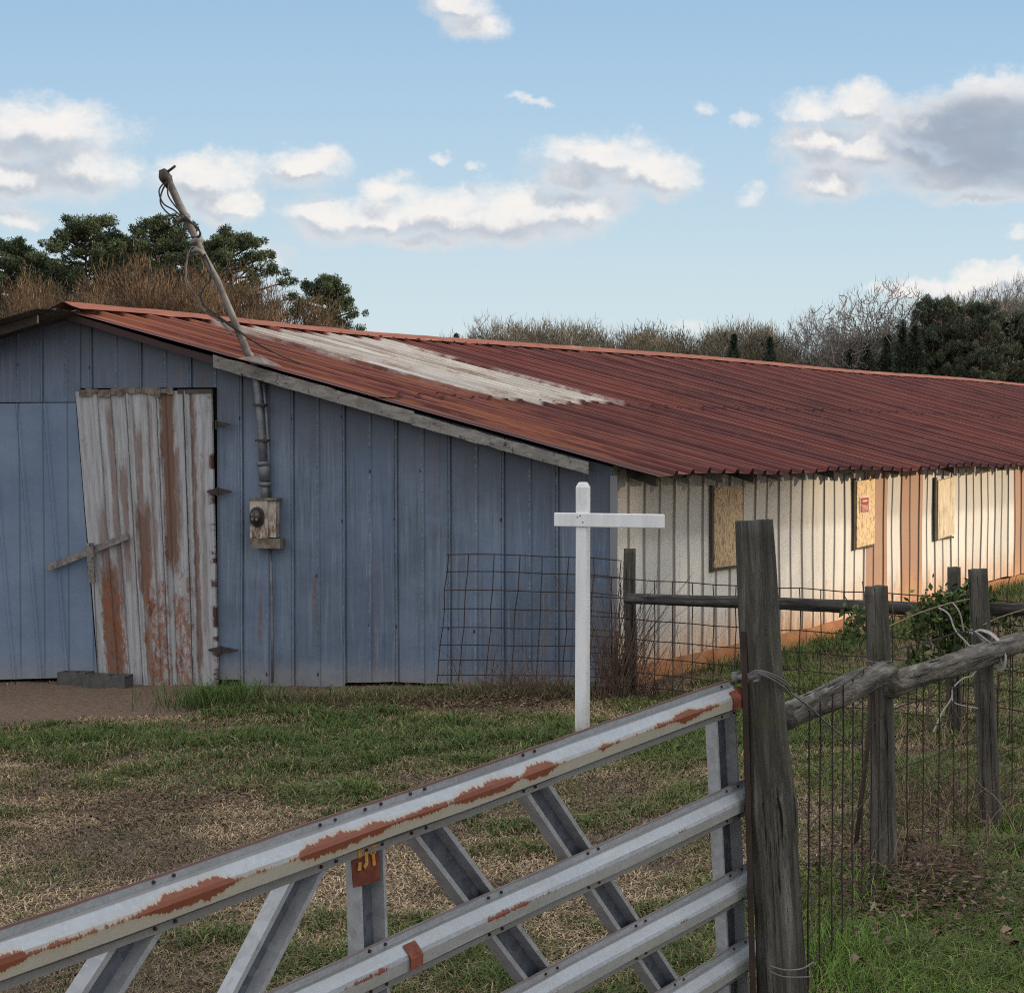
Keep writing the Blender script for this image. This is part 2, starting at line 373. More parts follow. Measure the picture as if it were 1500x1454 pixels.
def f_osb(light):
    def f(t):
        P = t.coord('Object')
        n = t.noise(P, 3, 2, .5, 0, True)
        v = t.sep(t.vor(t.vm('ADD', t.mul(P, (60, 60, 24)), t.mul(n, 9)), 1, out='Color'))[0]
        if light: c = t.ramp(v, [(0, (.56, .41, .22)), (.6, (.72, .56, .34)), (1, (.34, .21, .09))])
        else: c = t.ramp(v, [(0, (.46, .32, .18)), (.55, (.56, .42, .26)), (1, (.20, .12, .06))])
        k = t.ss(t.noise(t.vm('ADD', t.mul(P, (26, 26, 20)), t.mul(n, 5)), 1, 3, .6), .60, .66)
        c = t.mix(t.m('MULTIPLY', k, .6), c, (.16, .09, .04))
        return c
    return f

def f_noisecol(a, b, sc=6, det=5, bump=.3, dist=.01):
    def f(t):
        P = t.coord('Object'); n = t.noise(P, sc, det, .65)
        return {'Base Color': t.mix(t.ss(n, .3, .7), a, b), 'Normal': t.bump(n, bump, dist)}
    return f

def f_ground(t):
    P = t.coord('Object')
    n1 = t.noise(P, .55, 5, .6); n2 = t.noise(P, 9, 6, .75); n3 = t.noise(P, 60, 4, .8)
    c = t.mix(t.ss(n2, .35, .68), (.095, .06, .043), (.18, .122, .085))
    c = t.mix(t.m('MULTIPLY', t.ss(n1, .52, .64), .5), c, (.035, .048, .018))
    c = t.mix(t.ss(n3, .52, .72), c, (.22, .17, .11))
    x, y, _ = t.sep(P)
    # bare reddish earth in front of the doors
    d = t.m('ADD', t.m('MULTIPLY', t.m('SUBTRACT', n2, .5), .7), t.vm('LENGTH', t.mul(t.vm('SUBTRACT', P, (-4.1, 15.4, 0)), (.42, .8, 0)), out=1))
    bare = t.m('SUBTRACT', 1, t.ss(d, .75, 1.05))
    bc = t.mix(t.ss(t.noise(P, 22, 6, .75), .35, .7), (.15, .098, .068), (.25, .17, .118))
    peb = t.ss(t.noise(P, 70, 4, .8), .6, .68)
    bc = t.mix(t.m('MULTIPLY', peb, .6), bc, (.32, .25, .2))
    c = t.mix(bare, c, bc)
    return {'Base Color': c, 'Roughness': .95, 'Normal': t.bump(t.m('ADD', n2, t.m('MULTIPLY', n3, .4)), .8, .04)}

def f_vcol(rough_trans=.0):
    def f(t):
        a = t.n.new('ShaderNodeVertexColor'); a.layer_name = 'Col'
        return a.outputs['Color']
    return f

MATS = {}
def build_materials():
    g = MATS
    g['gable'] = mat('weathered_blue_metal', f_gable, .55, .1)
    g['bluedoor'] = mat('blue_metal_sheet', f_bluedoor, .5, .1)
    g['rustdoor'] = mat('rusty_white_boards', f_rustdoor, .85)
    g['roof'] = mat('rusty_roof_metal', f_roof, .6, .0, .3)
    g['ridge'] = mat('orange_rusty_ridge_metal', f_ridgecap, .7)
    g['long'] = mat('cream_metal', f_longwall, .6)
    g['under'] = mat('dark_roof_underside', f_noisecol((.05, .045, .04), (.09, .075, .06)), .9)
    g['dark'] = mat('dark_interior', f_noisecol((.01, .01, .01), (.02, .018, .016)), .95)
    g['fascia'] = mat('grey_weathered_board', wood((.14, .125, .11), (.24, .225, .205), (.33, .31, .285), (9, 9, 22), .5), .9)
    g['post'] = mat('weathered_post_wood', wood((.030, .027, .022), (.095, .088, .074), (.25, .235, .20), (20, 20, 1.3), 1, .03, (.08, .09, .045)), .95)
    g['postdark'] = mat('dark_weathered_post_wood', wood((.03, .027, .023), (.09, .082, .07), (.20, .18, .15), (19, 19, 1.6), 1, .02, (.06, .075, .04)), .95)
    g['log'] = mat('weathered_rail_wood', wood((.03, .024, .018), (.17, .15, .125), (.40, .36, .31), (17, 17, 2.4), 1, .03), .95)
    g['logdark'] = mat('dark_rail_wood', wood((.02, .018, .018), (.05, .045, .042), (.14, .13, .12), (24, 24, 2.2), .8), .95)
    g['splint'] = mat('grey_batten_wood', wood((.11, .10, .09), (.20, .185, .17), (.30, .28, .26), (14, 14, 14), .6), .9)
    def f_white(t):
        P = t.coord('Object')
        c = t.mix(t.ss(t.noise(t.mul(P, (12, 12, 2)), 1, 5, .7), .4, .75), (.80, .81, .82), (.66, .66, .66))
        c = t.mix(t.m('MULTIPLY', t.ss(t.noise(P, 14, 6, .8), .64, .70), .5), c, (.40, .36, .30))
        gr = t.ss(t.noise(t.mul(P, (60, 60, 3)), 1, 5, .8), .58, .68)
        c = t.mix(t.m('MULTIPLY', gr, .35), c, (.42, .42, .42))
        zz = t.sep(P)[2]
        dirt = t.m('MULTIPLY', t.m('SUBTRACT', 1, t.ss(t.m('ADD', zz, t.m('MULTIPLY', t.noise(P, 20, 4), .3)), .1, .55)), .5)
        c = t.mix(dirt, c, (.30, .25, .19))
        kn = t.m('SUBTRACT', 1, t.ss(t.vor(P, 3.2), .02, .035))
        c = t.mix(t.m('MULTIPLY', kn, .7), c, (.25, .22, .2))
        return {'Base Color': c, 'Normal': t.bump(t.noise(t.mul(P, (30, 30, 4)), 1, 4), .25, .004)}
    g['white'] = mat('white_painted_wood', f_white, .5)
    g['rail1'] = mat('rusty_galvanised_rail', f_rail(1, 3.1))
    g['rail2'] = mat('galvanised_rail', f_rail(.2, 9.4))
    g['galv'] = mat('galvanised_steel', f_galv()); g['galvshade'] = mat('shaded_galvanised_steel', f_galv(True))  # darker copy paints recess shade onto the brace webs
    g['rust'] = mat('red_rust', f_noisecol((.22, .06, .03), (.11, .03, .02), 25, 5), .8)
    g['rustred'] = mat('flaking_red_rust', f_noisecol((.30, .085, .045), (.15, .045, .03), 30, 5), .8)
    g['rustwire'] = mat('rusty_wire', f_noisecol((.05, .028, .02), (.025, .017, .014), 8, 3), .8)
    g['wire'] = mat('dull_steel_wire', f_noisecol((.20, .19, .18), (.12, .115, .11), 12, 3), .6)
    g['pale'] = mat('pale_wire', f_noisecol((.52, .50, .46), (.36, .34, .31), 20, 3), .6)
    g['yellow'] = mat('faded_yellow_paint', f_noisecol((.62, .33, .07), (.45, .22, .05), 30, 4), .7)
    g['iron'] = mat('black_iron', f_noisecol((.02, .018, .018), (.05, .035, .03), 20, 4), .6)
    g['osb'] = mat('strand_board', f_osb(False), .8); g['osblight'] = mat('pale_strand_board', f_osb(True), .8)
    g['ply'] = mat('pale_plywood', wood((.45, .36, .24), (.62, .53, .38), (.70, .62, .48), (14, 14, 3), .3), .8)
    g['clay'] = mat('clay_stained_board', f_noisecol((.42, .20, .085), (.26, .11, .05), 3, 6), .9)
    g['redpaper'] = mat('red_paper', f_noisecol((.34, .025, .02), (.26, .02, .02), 30, 3), .7)
    g['paper'] = mat('white_paper', f_noisecol((.62, .56, .48), (.55, .48, .42), 30, 3), .7)
    g['block'] = mat('concrete_block', f_noisecol((.06, .062, .058), (.11, .106, .10), 18, 6, .6, .01), .95)
    def f_meter(t):
        P = t.coord('Object')
        n = t.noise(t.mul(P, (24, 24, 7)), 1, 6, .75)
        z = t.sep(P)[2]
        c = t.mix(t.ss(n, .3, .7), (.48, .45, .39), (.36, .31, .25))
        k = t.m('MULTIPLY', t.ss(n, .42, .6), t.m('SUBTRACT', 1, t.ss(z, .0, .22)))
        c = t.mix(k, c, (.15, .06, .035))
        return c
    g['meter'] = mat('stained_meter_paint', f_meter, .6)
    g['meterbase'] = mat('rusty_meter_base', f_noisecol((.22, .19, .15), (.08, .055, .04), 14, 5), .7)
    def f_glass(t):
        return {'Base Color': (.03, .03, .028), 'Roughness': .08}
    g['glass'] = mat('meter_glass', f_glass, .1)
    g['pipe'] = mat('grey_conduit', f_noisecol((.20, .215, .23), (.12, .125, .135), 12, 5), .5, .3)
    g['mast'] = mat('weathered_mast_steel', f_noisecol((.21, .195, .185), (.085, .07, .062), 6, 5), .6, .3)
    g['blackrub'] = mat('black_cable', f_noisecol((.018, .018, .018), (.03, .028, .027), 12, 3), .6)
    g['ground'] = mat('ground_soil', f_ground, .95)
    g['blade'] = mat('grass_blade', f_vcol(), .75, 0, .25)
    g['leafv'] = mat('leaf_colours', f_vcol(), .7, 0, .25)
    g['bark'] = mat('grey_bark', f_noisecol((.13, .115, .10), (.07, .06, .052), 3, 4), .95)
    g['barkpine'] = mat('pine_bark', f_noisecol((.12, .075, .05), (.06, .042, .034), 3, 4), .95)
    g['twig'] = mat('pale_twig_bark', f_noisecol((.30, .265, .235), (.17, .15, .13), .8, 3), .9)
    g['twigbrown'] = mat('rust_brown_twigs', f_noisecol((.13, .075, .04), (.075, .045, .028), 1.2, 3), .9)
    g['vine'] = mat('dry_vine', f_noisecol((.17, .11, .08), (.075, .05, .04), 9, 3), .9)
    g['straw'] = mat('dry_straw', f_noisecol((.36, .27, .17), (.18, .12, .08), 9, 3), .9)

# ------------------------------------------------------------------ mesh builder
class MB:
    def __init__(s): s.v = []; s.f = []; s.uv = {}; s.vc = None
    def add(s, vs, fs, uvs=None):
        b = len(s.v); s.v += [tuple(p) for p in vs]
        for i, f in enumerate(fs):
            if uvs is not None: s.uv[len(s.f)] = [uvs[k] for k in f]
            s.f.append(tuple(b+k for k in f))
    def box(s, c, ax, ay, az, uvs=None):
        """box about c with half-axis vectors"""
        c, ax, ay, az = map(Vector, (c, ax, ay, az))
        vs = [c+ax*i+ay*j+az*k for i in (-1, 1) for j in (-1, 1) for k in (-1, 1)]
        s.add(vs, [(0, 1, 3, 2), (4, 6, 7, 5), (0, 4, 5, 1), (2, 3, 7, 6), (0, 2, 6, 4), (1, 5, 7, 3)])
    def tube(s, pts, rad, n=6, cap=True):
        pts = [Vector(p) for p in pts]
        if not hasattr(rad, '__len__'): rad = [rad]*len(pts)
        b = len(s.v); up = None
        for i, p in enumerate(pts):
            d = (pts[min(i+1, len(pts)-1)]-pts[max(i-1, 0)])
            d = d.normalized() if d.length > 1e-9 else Vector((0, 0, 1))
            if up is None: up = Vector((0, 0, 1)) if abs(d.z) < .9 else Vector((1, 0, 0))
            a = d.cross(up).normalized(); c = a.cross(d).normalized(); up = c
            for k in range(n):
                t = 2*math.pi*k/n
                s.v.append(tuple(p+a*(rad[i]*math.cos(t))+c*(rad[i]*math.sin(t))))
        for i in range(len(pts)-1):
            for k in range(n):
                s.f.append((b+i*n+k, b+i*n+(k+1) % n, b+(i+1)*n+(k+1) % n, b+(i+1)*n+k))
        if cap:
            s.f.append(tuple(b+k for k in range(n-1, -1, -1)))
            s.f.append(tuple(b+(len(pts)-1)*n+k for k in range(n)))
    def build(s, name, m, parent=None, smooth=False, root=None):
        off = Vector(root.location) if root is not None else (Vector(parent['_org']) if parent is not None and '_org' in parent else Vector((0, 0, 0)))
        me = bpy.data.meshes.new(name)
        me.from_pydata([tuple(Vector(v)-off) for v in s.v], [], s.f)
        if s.uv:
            l = me.uv_layers.new(name='UVMap')
            arr = np.zeros((len(me.loops), 2), 'f')
            for p in me.polygons:
                q = s.uv.get(p.index)
                if q:
                    for k, li in enumerate(p.loop_indices): arr[li] = q[k][:2]
            l.data.foreach_set('uv', arr.ravel())
        if smooth: me.polygons.foreach_set('use_smooth', [True]*len(me.polygons))
        mm = MATS[m] if isinstance(m, str) else m
        me.materials.append(mm)
        o = bpy.data.objects.new(name, me); COL.objects.link(o)
        if parent is not None: o.parent = parent
        o['_org'] = tuple(off)
        return o

def tag(o, label=None, cat=None, group=None, kind=None):
    if label: o['label'] = label
    if cat: o['category'] = cat
    if group: o['group'] = group
    if kind: o['kind'] = kind
    return o
def thing(name, label, cat, loc, group=None):
    o = bpy.data.objects.new(name, None); COL.objects.link(o)
    o.location = loc; o['_org'] = tuple(loc); o.empty_display_size = .2
    return tag(o, label, cat, group)
def single(o, loc=None):
    """give a one-mesh thing its origin at loc"""
    loc = Vector(loc) if loc is not None else Vector(o.data.vertices[0].co)
    from mathutils import Matrix
    o.data.transform(Matrix.Translation(-loc)); o.location = loc; o['_org'] = tuple(loc)
    return o

def np_mesh(name, V, Fc, m, cols=None, parent=None, smooth=False):
    """fast mesh from numpy; Fc is a list of (n,k) index arrays"""
    me = bpy.data.meshes.new(name)
    me.vertices.add(len(V)); me.vertices.foreach_set('co', V.astype('f').ravel())
    tot = sum(f.size for f in Fc); nf = sum(len(f) for f in Fc)
    me.loops.add(tot); me.polygons.add(nf)
    me.loops.foreach_set('vertex_index', np.concatenate([f.ravel() for f in Fc]).astype('i'))
    st = []; c = 0
    for f in Fc:
        st.append(c+np.arange(len(f))*f.shape[1]); c += f.size
    me.polygons.foreach_set('loop_start', np.concatenate(st).astype('i'))
    me.update(calc_edges=True); me.validate()
    if cols is not None:
        a = me.color_attributes.new('Col', 'FLOAT_COLOR', 'POINT')
        cc = np.ones((len(V), 4), 'f'); cc[:, :3] = cols
        a.data.foreach_set('color', cc.ravel())
    if smooth: me.polygons.foreach_set('use_smooth', [True]*nf)
    me.materials.append(MATS[m])
    o = bpy.data.objects.new(name, me); COL.objects.link(o)
    if parent is not None: o.parent = parent
    return o

# ------------------------------------------------------------------ value noise (numpy)
_tab = rng.random((256, 256))
def vnoise(x, y):
    xi = np.floor(x).astype(int); yi = np.floor(y).astype(int)
    fx = x-xi; fy = y-yi; fx = fx*fx*(3-2*fx); fy = fy*fy*(3-2*fy)
    a = _tab[xi & 255, yi & 255]; b = _tab[(xi+1) & 255, yi & 255]
    c = _tab[xi & 255, (yi+1) & 255]; d = _tab[(xi+1) & 255, (yi+1) & 255]
    return (a*(1-fx)+b*fx)*(1-fy)+(c*(1-fx)+d*fx)*fy
def fbm(x, y, o=4):
    s = 0; a = .5; t = 0
    for i in range(o):
        s = s+a*vnoise(x*2**i+17.3*i, y*2**i+5.1*i); t += a; a *= .5
    return s/t
def sst(x, a, b):
    t = np.clip((x-a)/(b-a), 0, 1); return t*t*(3-2*t)
def ground_z(x, y):
    x = np.asarray(x, float); y = np.asarray(y, float)
    z = -.022*np.clip(-x, 0, 8)
    z = z+.05*(fbm(x*.7+40, y*.7+9)-.5)+.03*(fbm(x*3, y*3)-.5)
    s = (x-.844)*.5395+(y-15.5)*.842          # distance along the long wall
    n = (x-.844)*.842-(y-15.5)*.5395          # distance out from it
    z = z+.16*sst(s, 4, 11)*np.exp(-((n-1.0)/2.0)**2)
    z = z+1.5*sst(np.hypot(x, y), 60, 220)*0
    return z
def gz(x, y): return float(ground_z(x, y))

# ------------------------------------------------------------------ frames
def nrm(v): return Vector(v).normalized()
XL, XG = 2480., -12000.
dl = nrm((XL-750, F, 0)); dg = nrm((XG-750, F, 0))
if dg.y < 0: dg = -dg
dg = nrm((-(750-XG), F, 0))
ng = nrm((dg.y*-1, dg.x, 0)); ng = nrm((-dg.y, dg.x, 0))   # toward the camera
if ng.y > 0: ng = -ng
nl = nrm((dl.y, -dl.x, 0))
UP = Vector((0, 0, 1))
C0 = at(897, 1010, 15.5); C0.z = 0
def Gp(px, py, off=0.): return hit(px, py, C0+ng*off, ng)
def Gu(px, py, off=0.):
    p = Gp(px, py, off); return (p-C0).dot(dg), p.z
def Gw(u, z, off=0.): return C0+dg*u+UP*z+ng*off
def Lp(px, py, off=0.): return hit(px, py, C0+nl*off, nl)
def Lu(px, py, off=0.):
    p = Lp(px, py, off); return (p-C0).dot(dl), p.z
def Lw(u, z, off=0.): return C0+dl*u+UP*z+nl*off

# roof frame
FO = .16                                     # forward overhang of the right slope
R0 = hit(90, 456, C0+ng*FO, ng); E0 = hit(967, 700, C0+ng*FO, ng)
DW = E0-R0
RN = dl.cross(DW).normalized()
if RN.z < 0: RN = -RN
def roof_uw(px, py):
    p = hit(px, py, R0, RN)-R0
    a, b, c = dl.dot(dl), dl.dot(DW), DW.dot(DW)
    d1, d2 = p.dot(dl), p.dot(DW)
    det = a*c-b*b
    return (d1*c-d2*b)/det, (d2*a-d1*b)/det
def sag(u, w):
    return -.03*math.exp(-((u-4.2)/2.2)**2)*(1-w) + .012*math.sin(u*.55+1)*(1-.3*w) + .018*math.sin(u*1.9)*w
def Rf(u, w, off=0.):
    p = R0+dl*u+DW*w; p.z += sag(u, w)
    return p+RN*off
ROOF['pitch'] = .29
_a = roof_uw(348, 480); _b = roof_uw(714, 589); _c = roof_uw(562, 497); _d = roof_uw(915, 596)
print('roof', _a, _b, _c, _d)
ROOF['pu0'] = _b[0]; ROOF['pu1'] = (_d[0]); ROOF['lap'] = (_b[1]+_d[1])/2
br = []
for x0, x1, y in ((1268, 1299, 850), (1318, 1350, 860), (1484, 1510, 800)):
    br.append((Lu(x0, y)[0], Lu(x1, y)[0]))
br.append((Lu(1214, 930)[0], Lu(1232, 930)[0]))
ROOF['brown'] = br[:3]
ROOF['runs'] = [(Gu(381, 900)[0], Gu(381, 940)[1], Gu(381, 862)[1], .9), (Gu(461, 880)[0], Gu(461, 912)[1], Gu(461, 846)[1], .9), (Gu(262, 550)[0], Gu(262, 562)[1], Gu(262, 543)[1], .8), (Gu(300, 552)[0], Gu(300, 566)[1], Gu(300, 543)[1], .6), (Gu(636, 700)[0], Gu(636, 790)[1], Gu(636, 650)[1], .35), (Gu(551, 850)[0], Gu(551, 990)[1], Gu(551, 800)[1], .35), (Gu(800, 900)[0], Gu(800, 1000)[1], Gu(800, 860)[1], .45), (Gu(52, 850)[0], Gu(52, 990)[1], Gu(52, 760)[1], .3)]
build_materials()

def ribs(u0, u1, pitch, h, w, seam=2, hseam=None):
    """profile [(u,off)] with V ribs at multiples of pitch"""
    pr = [(u0, 0.)]
    k = math.ceil((u0+w)/pitch)
    while k*pitch < u1-w:
        c = k*pitch; hh = (hseam or h) if k % seam == 0 else h
        pr += [(c-w/2, 0), (c-w*.22, hh), (c+w*.22, hh), (c+w/2, 0)]
        if hseam and k % seam == 0: pr += [(c+w*.7, .004)]
        k += 1
    pr.append((u1, 0.))
    return pr
def sheet(mb, P, prof, vb, vt, nv=6, warp=0., amp=.0, uvf=None, seed=0):
    """P(u,v,off); vb/vt functions of u"""
    vs, uvs = [], []
    n = len(prof)
    for i in range(nv+1):
        for (u, o) in prof:
            v = vb(u)+(vt(u)-vb(u))*i/nv
            wv = amp*(mnoise.noise((u*1.7+seed, v*1.3, seed)))
            vs.append(P(u+warp*mnoise.noise((u*3, v*.8, seed+5)), v, o+wv)); uvs.append((uvf(u, v) if uvf else (u, v)))
    fs = [(i*n+k, i*n+k+1, (i+1)*n+k+1, (i+1)*n+k) for i in range(nv) for k in range(n-1)]
    mb.add(vs, fs, uvs)

# roof height above the gable plane as a function of u (distance left of the corner)
uR, zR = (R0-C0).dot(dg), R0.z
uE, zE = (E0-C0).dot(dg), E0.z
slope = (zR-zE)/(uR-uE)
print('ridge', uR, zR, 'eave', uE, zE, 'slope', slope)
def roofz(u):
    return (zE+(u-uE)*slope if u <= uR else zR-(u-uR)*slope)-.03
UW = 2*uR                                     # far left corner of the gable
LEN = 44.

# ------------------------------------------------------------------ barn
barn = thing('barn', 'long low metal barn with a rusty red roof and a blue gable end', 'barn', C0)
uD1, _ = Gu(318, 700)                         # hinge side of the white door
def zb_fn(seed):
    r = random.Random(seed); offs = [r.uniform(-.05, .05) for _ in range(60)]
    return lambda u: gz(*(C0+dg*u)[:2])+.02+offs[int(u/.47) % 60]
zb = zb_fn(3)
mb = MB()                                     # right part of the gable wall
sheet(mb, Gw, ribs(0, uD1, .235, .007, .03, 2, .017), zb, roofz, 8, .006, .008)
mb.build('gable_wall', 'gable', barn)
mb = MB()                                     # strip above the doors
zt1 = Gu(215, 568)[1]; zt2 = Gu(60, 589)[1]
uM, _ = Gu(114, 590)
sheet(mb, lambda u, v, o: Gw(u, v, o+.0), ribs(uD1, uM, .235, .007, .03, 2, .017), lambda u: zt1, roofz, 4, .004, .008, None, 3)
mb.build('gable_wall_panel', 'gable', barn)
mb = MB()
sheet(mb, lambda u, v, o: Gw(u, v, o+.012), ribs(uM-.03, UW, .235, .007, .03, 2, .017), lambda u: zt2, roofz, 4, .004, .008, None, 9)
mb.build('gable_wall_panel', 'gable', barn)
# near-black sheet painting in the unlit interior behind doors, left rest of the gable, back and far walls
mb = MB()
mb.add([Gw(uD1-.05, -.3, -.12), Gw(UW, -.3, -.12), Gw(UW, zt1+.1, -.12), Gw(uD1-.05, zt1+.1, -.12)], [(0, 1, 2, 3)])
mb.build('interior_shade', 'dark', barn)
mb = MB()
LF = C0+dg*UW
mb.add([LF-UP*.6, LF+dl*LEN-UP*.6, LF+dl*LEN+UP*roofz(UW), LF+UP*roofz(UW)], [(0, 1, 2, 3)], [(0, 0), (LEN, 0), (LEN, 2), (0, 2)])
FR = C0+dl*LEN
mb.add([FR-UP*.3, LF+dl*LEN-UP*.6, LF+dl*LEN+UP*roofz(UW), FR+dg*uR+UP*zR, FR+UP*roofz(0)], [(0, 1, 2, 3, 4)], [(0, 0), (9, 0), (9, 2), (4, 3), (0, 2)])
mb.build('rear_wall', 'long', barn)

# roof right slope, two rows of sheets (upper laps over lower)
def roofslope(w0, w1, off, nv):
    mb = MB(); pr = ribs(0, LEN, ROOF['pitch'], .040, .08, 3, .052)
    vs, uvs = [], []; n = len(pr)
    r = random.Random(5)
    lift = [r.uniform(0, .004) for _ in range(300)]
    for i in range(nv+1):
        for (u, o) in pr:
            w = w0+(w1-w0)*i/nv
            e = 0
            if i == nv: e = .004*mnoise.noise((u*4, 3, off*99))+(.012*(int(u/.61) % 3)/3/5)
            vs.append(Rf(u, w+e, off+o+(lift[int(u/.61)] if i == nv else 0))); uvs.append((u, w))
    mb.add(vs, [(i*n+k, i*n+k+1, (i+1)*n+k+1, (i+1)*n+k) for i in range(nv) for k in range(n-1)], uvs)
    return mb
mb = roofslope(0, ROOF['lap'], .007, 14)
mb2 = roofslope(ROOF['lap']-.03, 1.0, 0, 10)
b = len(mb.f)
base = len(mb.v); mb.v += mb2.v
for i, f in enumerate(mb2.f):
    mb.uv[len(mb.f)] = mb2.uv[i]; mb.f.append(tuple(base+k for k in f))
roof = mb.build('roof', 'roof', barn)
# left slope: thrown further forward, seen from underneath
LO = .62
RL = R0+ng*(LO-FO)
DL = dg*(uR+.35)-UP*((uR+.35)*slope)
mb = MB(); pr = ribs(0, LEN+.6, .235, .02, .06, 3, .026)
n = len(pr); vs = []
for i in range(9):
    for (u, o) in pr:
        w = i/8
        vs.append(RL+dl*(u)+DL*w+UP*(o-.012+.05*math.sin(w*7)*(.5 if u < 1 else 0)+sag(u, 0)*.5))
mb.add(vs, [(i*n+k, (i+1)*n+k, (i+1)*n+k+1, i*n+k+1) for i in range(8) for k in range(n-1)], [(j[0], .5) for _ in range(9) for j in pr])
mb.build('roof_far_slope', 'under', roof)
# ridge cap
mb = MB(); vs, uvs = [], []
N = 150
for i in range(N+1):
    u = (LEN)*i/N
    s1 = .028+.012*mnoise.noise((u*2.3, 0, 0))
    for w, o, dz in ((.030, .060, 0), (.015, .068, 0), (0, .072+s1*.3, 0), (-.02, .02, .02)):
        p = Rf(u, max(w, 0), o+.01*mnoise.noise((u*3, w*30, 2)))
        if w < 0: p = Rf(u, 0, .0)+dg*.22-UP*.03
        vs.append(p); uvs.append((u, w*8))
mb.add(vs, [(i*4+k, i*4+k+1, (i+1)*4+k+1, (i+1)*4+k) for i in range(N) for k in range(3)], uvs)
mb.build('ridge_cap', 'ridge', roof)
# plank fascia under the rake
def plank(mb, a, b, depth, thick, n=Vector((0, 0, 0)), jag=.01, seed=0, segs=14):
    a, b = Vector(a), Vector(b)
    vs = []
    for i in range(segs+1):
        p = a.lerp(b, i/segs)
        j = jag*mnoise.noise((i*.9, seed, 0)); j2 = jag*mnoise.noise((i*.7, seed, 7))
        for oz, on in ((0, 0), (-depth, 0), (-depth, 1), (0, 1)):
            vs.append(p+UP*(oz+(j if oz else j2))+n*(thick*on))
    fs = [(i*4+k, i*4+(k+1) % 4, (i+1)*4+(k+1) % 4, (i+1)*4+k) for i in range(segs) for k in range(4)]
    fs += [(3, 2, 1, 0), (segs*4, segs*4+1, segs*4+2, segs*4+3)]
    mb.add(vs, fs)
for i, (x0, y0, x1, y1, dp) in enumerate(((312, 524, 606, 608, .085), (603, 610, 862, 682, .075))):
    mb = MB(); a = hit(x0, y0, C0+ng*(FO+.004), ng); b_ = hit(x1, y1, C0+ng*(FO+.004), ng)
    plank(mb, a+UP*.028, b_+UP*.028, dp+.025, .03, -ng*1.0, .012, i*3+1)
    mb.build('rake_board', 'fascia', barn)
mb = MB()
plank(mb, hit(395, 552, C0+ng*(FO-.01), ng), hit(560, 598, C0+ng*(FO-.01), ng), .05, .02, -ng, .01, 21)
mb.build('rake_board', 'fascia', barn)
mb = MB()
plank(mb, hit(95, 462, C0+ng*(FO-.02), ng)+UP*.03, hit(318, 530, C0+ng*(FO-.02), ng)+UP*.03, .06, .02, -ng, .006, 31)
mb.build('rake_trim', 'ridge', barn)
mb = MB()
plank(mb, RL+DL*.02-UP*.02-ng*.2, RL+DL*1.0-UP*.02-ng*.2, .07, .03, -ng, .012, 41)
mb.build('rake_board', 'under', barn)

# long wall
mb = MB()
zt_long = lambda u: min(E0.z+.10, 1.95)
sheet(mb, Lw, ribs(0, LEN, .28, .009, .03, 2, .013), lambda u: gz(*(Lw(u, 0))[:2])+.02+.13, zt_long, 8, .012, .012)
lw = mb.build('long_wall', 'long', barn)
mb = MB()
for k in range(11):
    a, b_ = Lw(k*4, 0, .02), Lw(k*4+3.98, 0, .02)
    za, zb2 = gz(*a[:2]), gz(*b_[:2])
    a.z, b_.z = za+.16, zb2+.16
    plank(mb, a, b_, .3, .03, -nl, .012, k)
mb.build('skirt_board', 'clay', barn)
mb = MB()                                      # corner trim
mb.box(Gw(-.012, .85, .012), dg*.03, ng*.012, UP*.95)
mb.build('corner_trim', 'gable', barn)
# rafters, plate under the eave
mb = MB(); mb.box(Lw(LEN/2, E0.z+.035, .10), dl*(LEN/2), nl*.03, UP*.03); mb.build('eave_plate', 'under', barn)
for k in range(58):
    u = .25+k*.62
    if u > 34: break
    a = Lw(u, E0.z+.13, -.3); b_ = Lw(u, E0.z-.035+rnd.uniform(-.01, .01), .31+rnd.uniform(-.03, .03))
    mb = MB(); d = (b_-a); mb.box((a+b_)/2, d/2, dl*.02, UP*.04)
    mb.build('rafter', 'fascia' if k % 3 else 'under', barn)

# boarded windows
def board(px0, y0, px1, y1, off, m, name, tilt=0, thick=.012, frame=None):
    uc = [Lu(px0, (y0+y1)/2, off)[0], Lu(px1, (y0+y1)/2, off)[0]]
    z1 = Lu((px0+px1)/2, y0, off)[1]; z0 = Lu((px0+px1)/2, y1, off)[1]
    c = Lw((uc[0]+uc[1])/2, (z0+z1)/2, off)
    mb = MB(); mb.box(c, dl*((uc[1]-uc[0])/2)+UP*tilt, nl*thick, UP*((z1-z0)/2))
    o = mb.build(name, m, barn); single(o, c-Vector(barn.location)); return o, uc, z0, z1
w1, uc, z0, z1 = board(1045, 713, 1086, 829, .032, 'osb', 'boarded_window')
def frame_left(o, uc, z0, z1, w=.06):
    mb = MB(); mb.box(Lw(uc[0]-w/2, (z0+z1)/2-.01, .022), dl*(w/2), nl*.012, UP*((z1-z0)/2+.03))
    mb.box(Lw((uc[0]+uc[1])/2, z0-.016, .022), dl*((uc[1]-uc[0])/2), nl*.02, UP*.012)
    f = mb.build('window_frame', 'under', None)
    c = Vector(barn.location)+o.location
    f.data.transform(__import__('mathutils').Matrix.Translation(-c)); f.parent = o
frame_left(w1, uc, z0, z1, .03)
w2, uc2, z0b, z1b = board(1254, 703, 1280, 799, .035, 'osblight', 'boarded_window', .012)
frame_left(w2, uc2, z0b, z1b, .045)
w3, uc3, z0c, z1c = board(1373, 701, 1397, 786, .035, 'ply', 'boarded_window', .02)
frame_left(w3, uc3, z0c, z1c, .06)
for o, l in ((w1, 'window boarded with brown strand board'), (w2, 'window boarded with pale strand board'), (w3, 'window boarded with pale plywood')): o['label'] = l
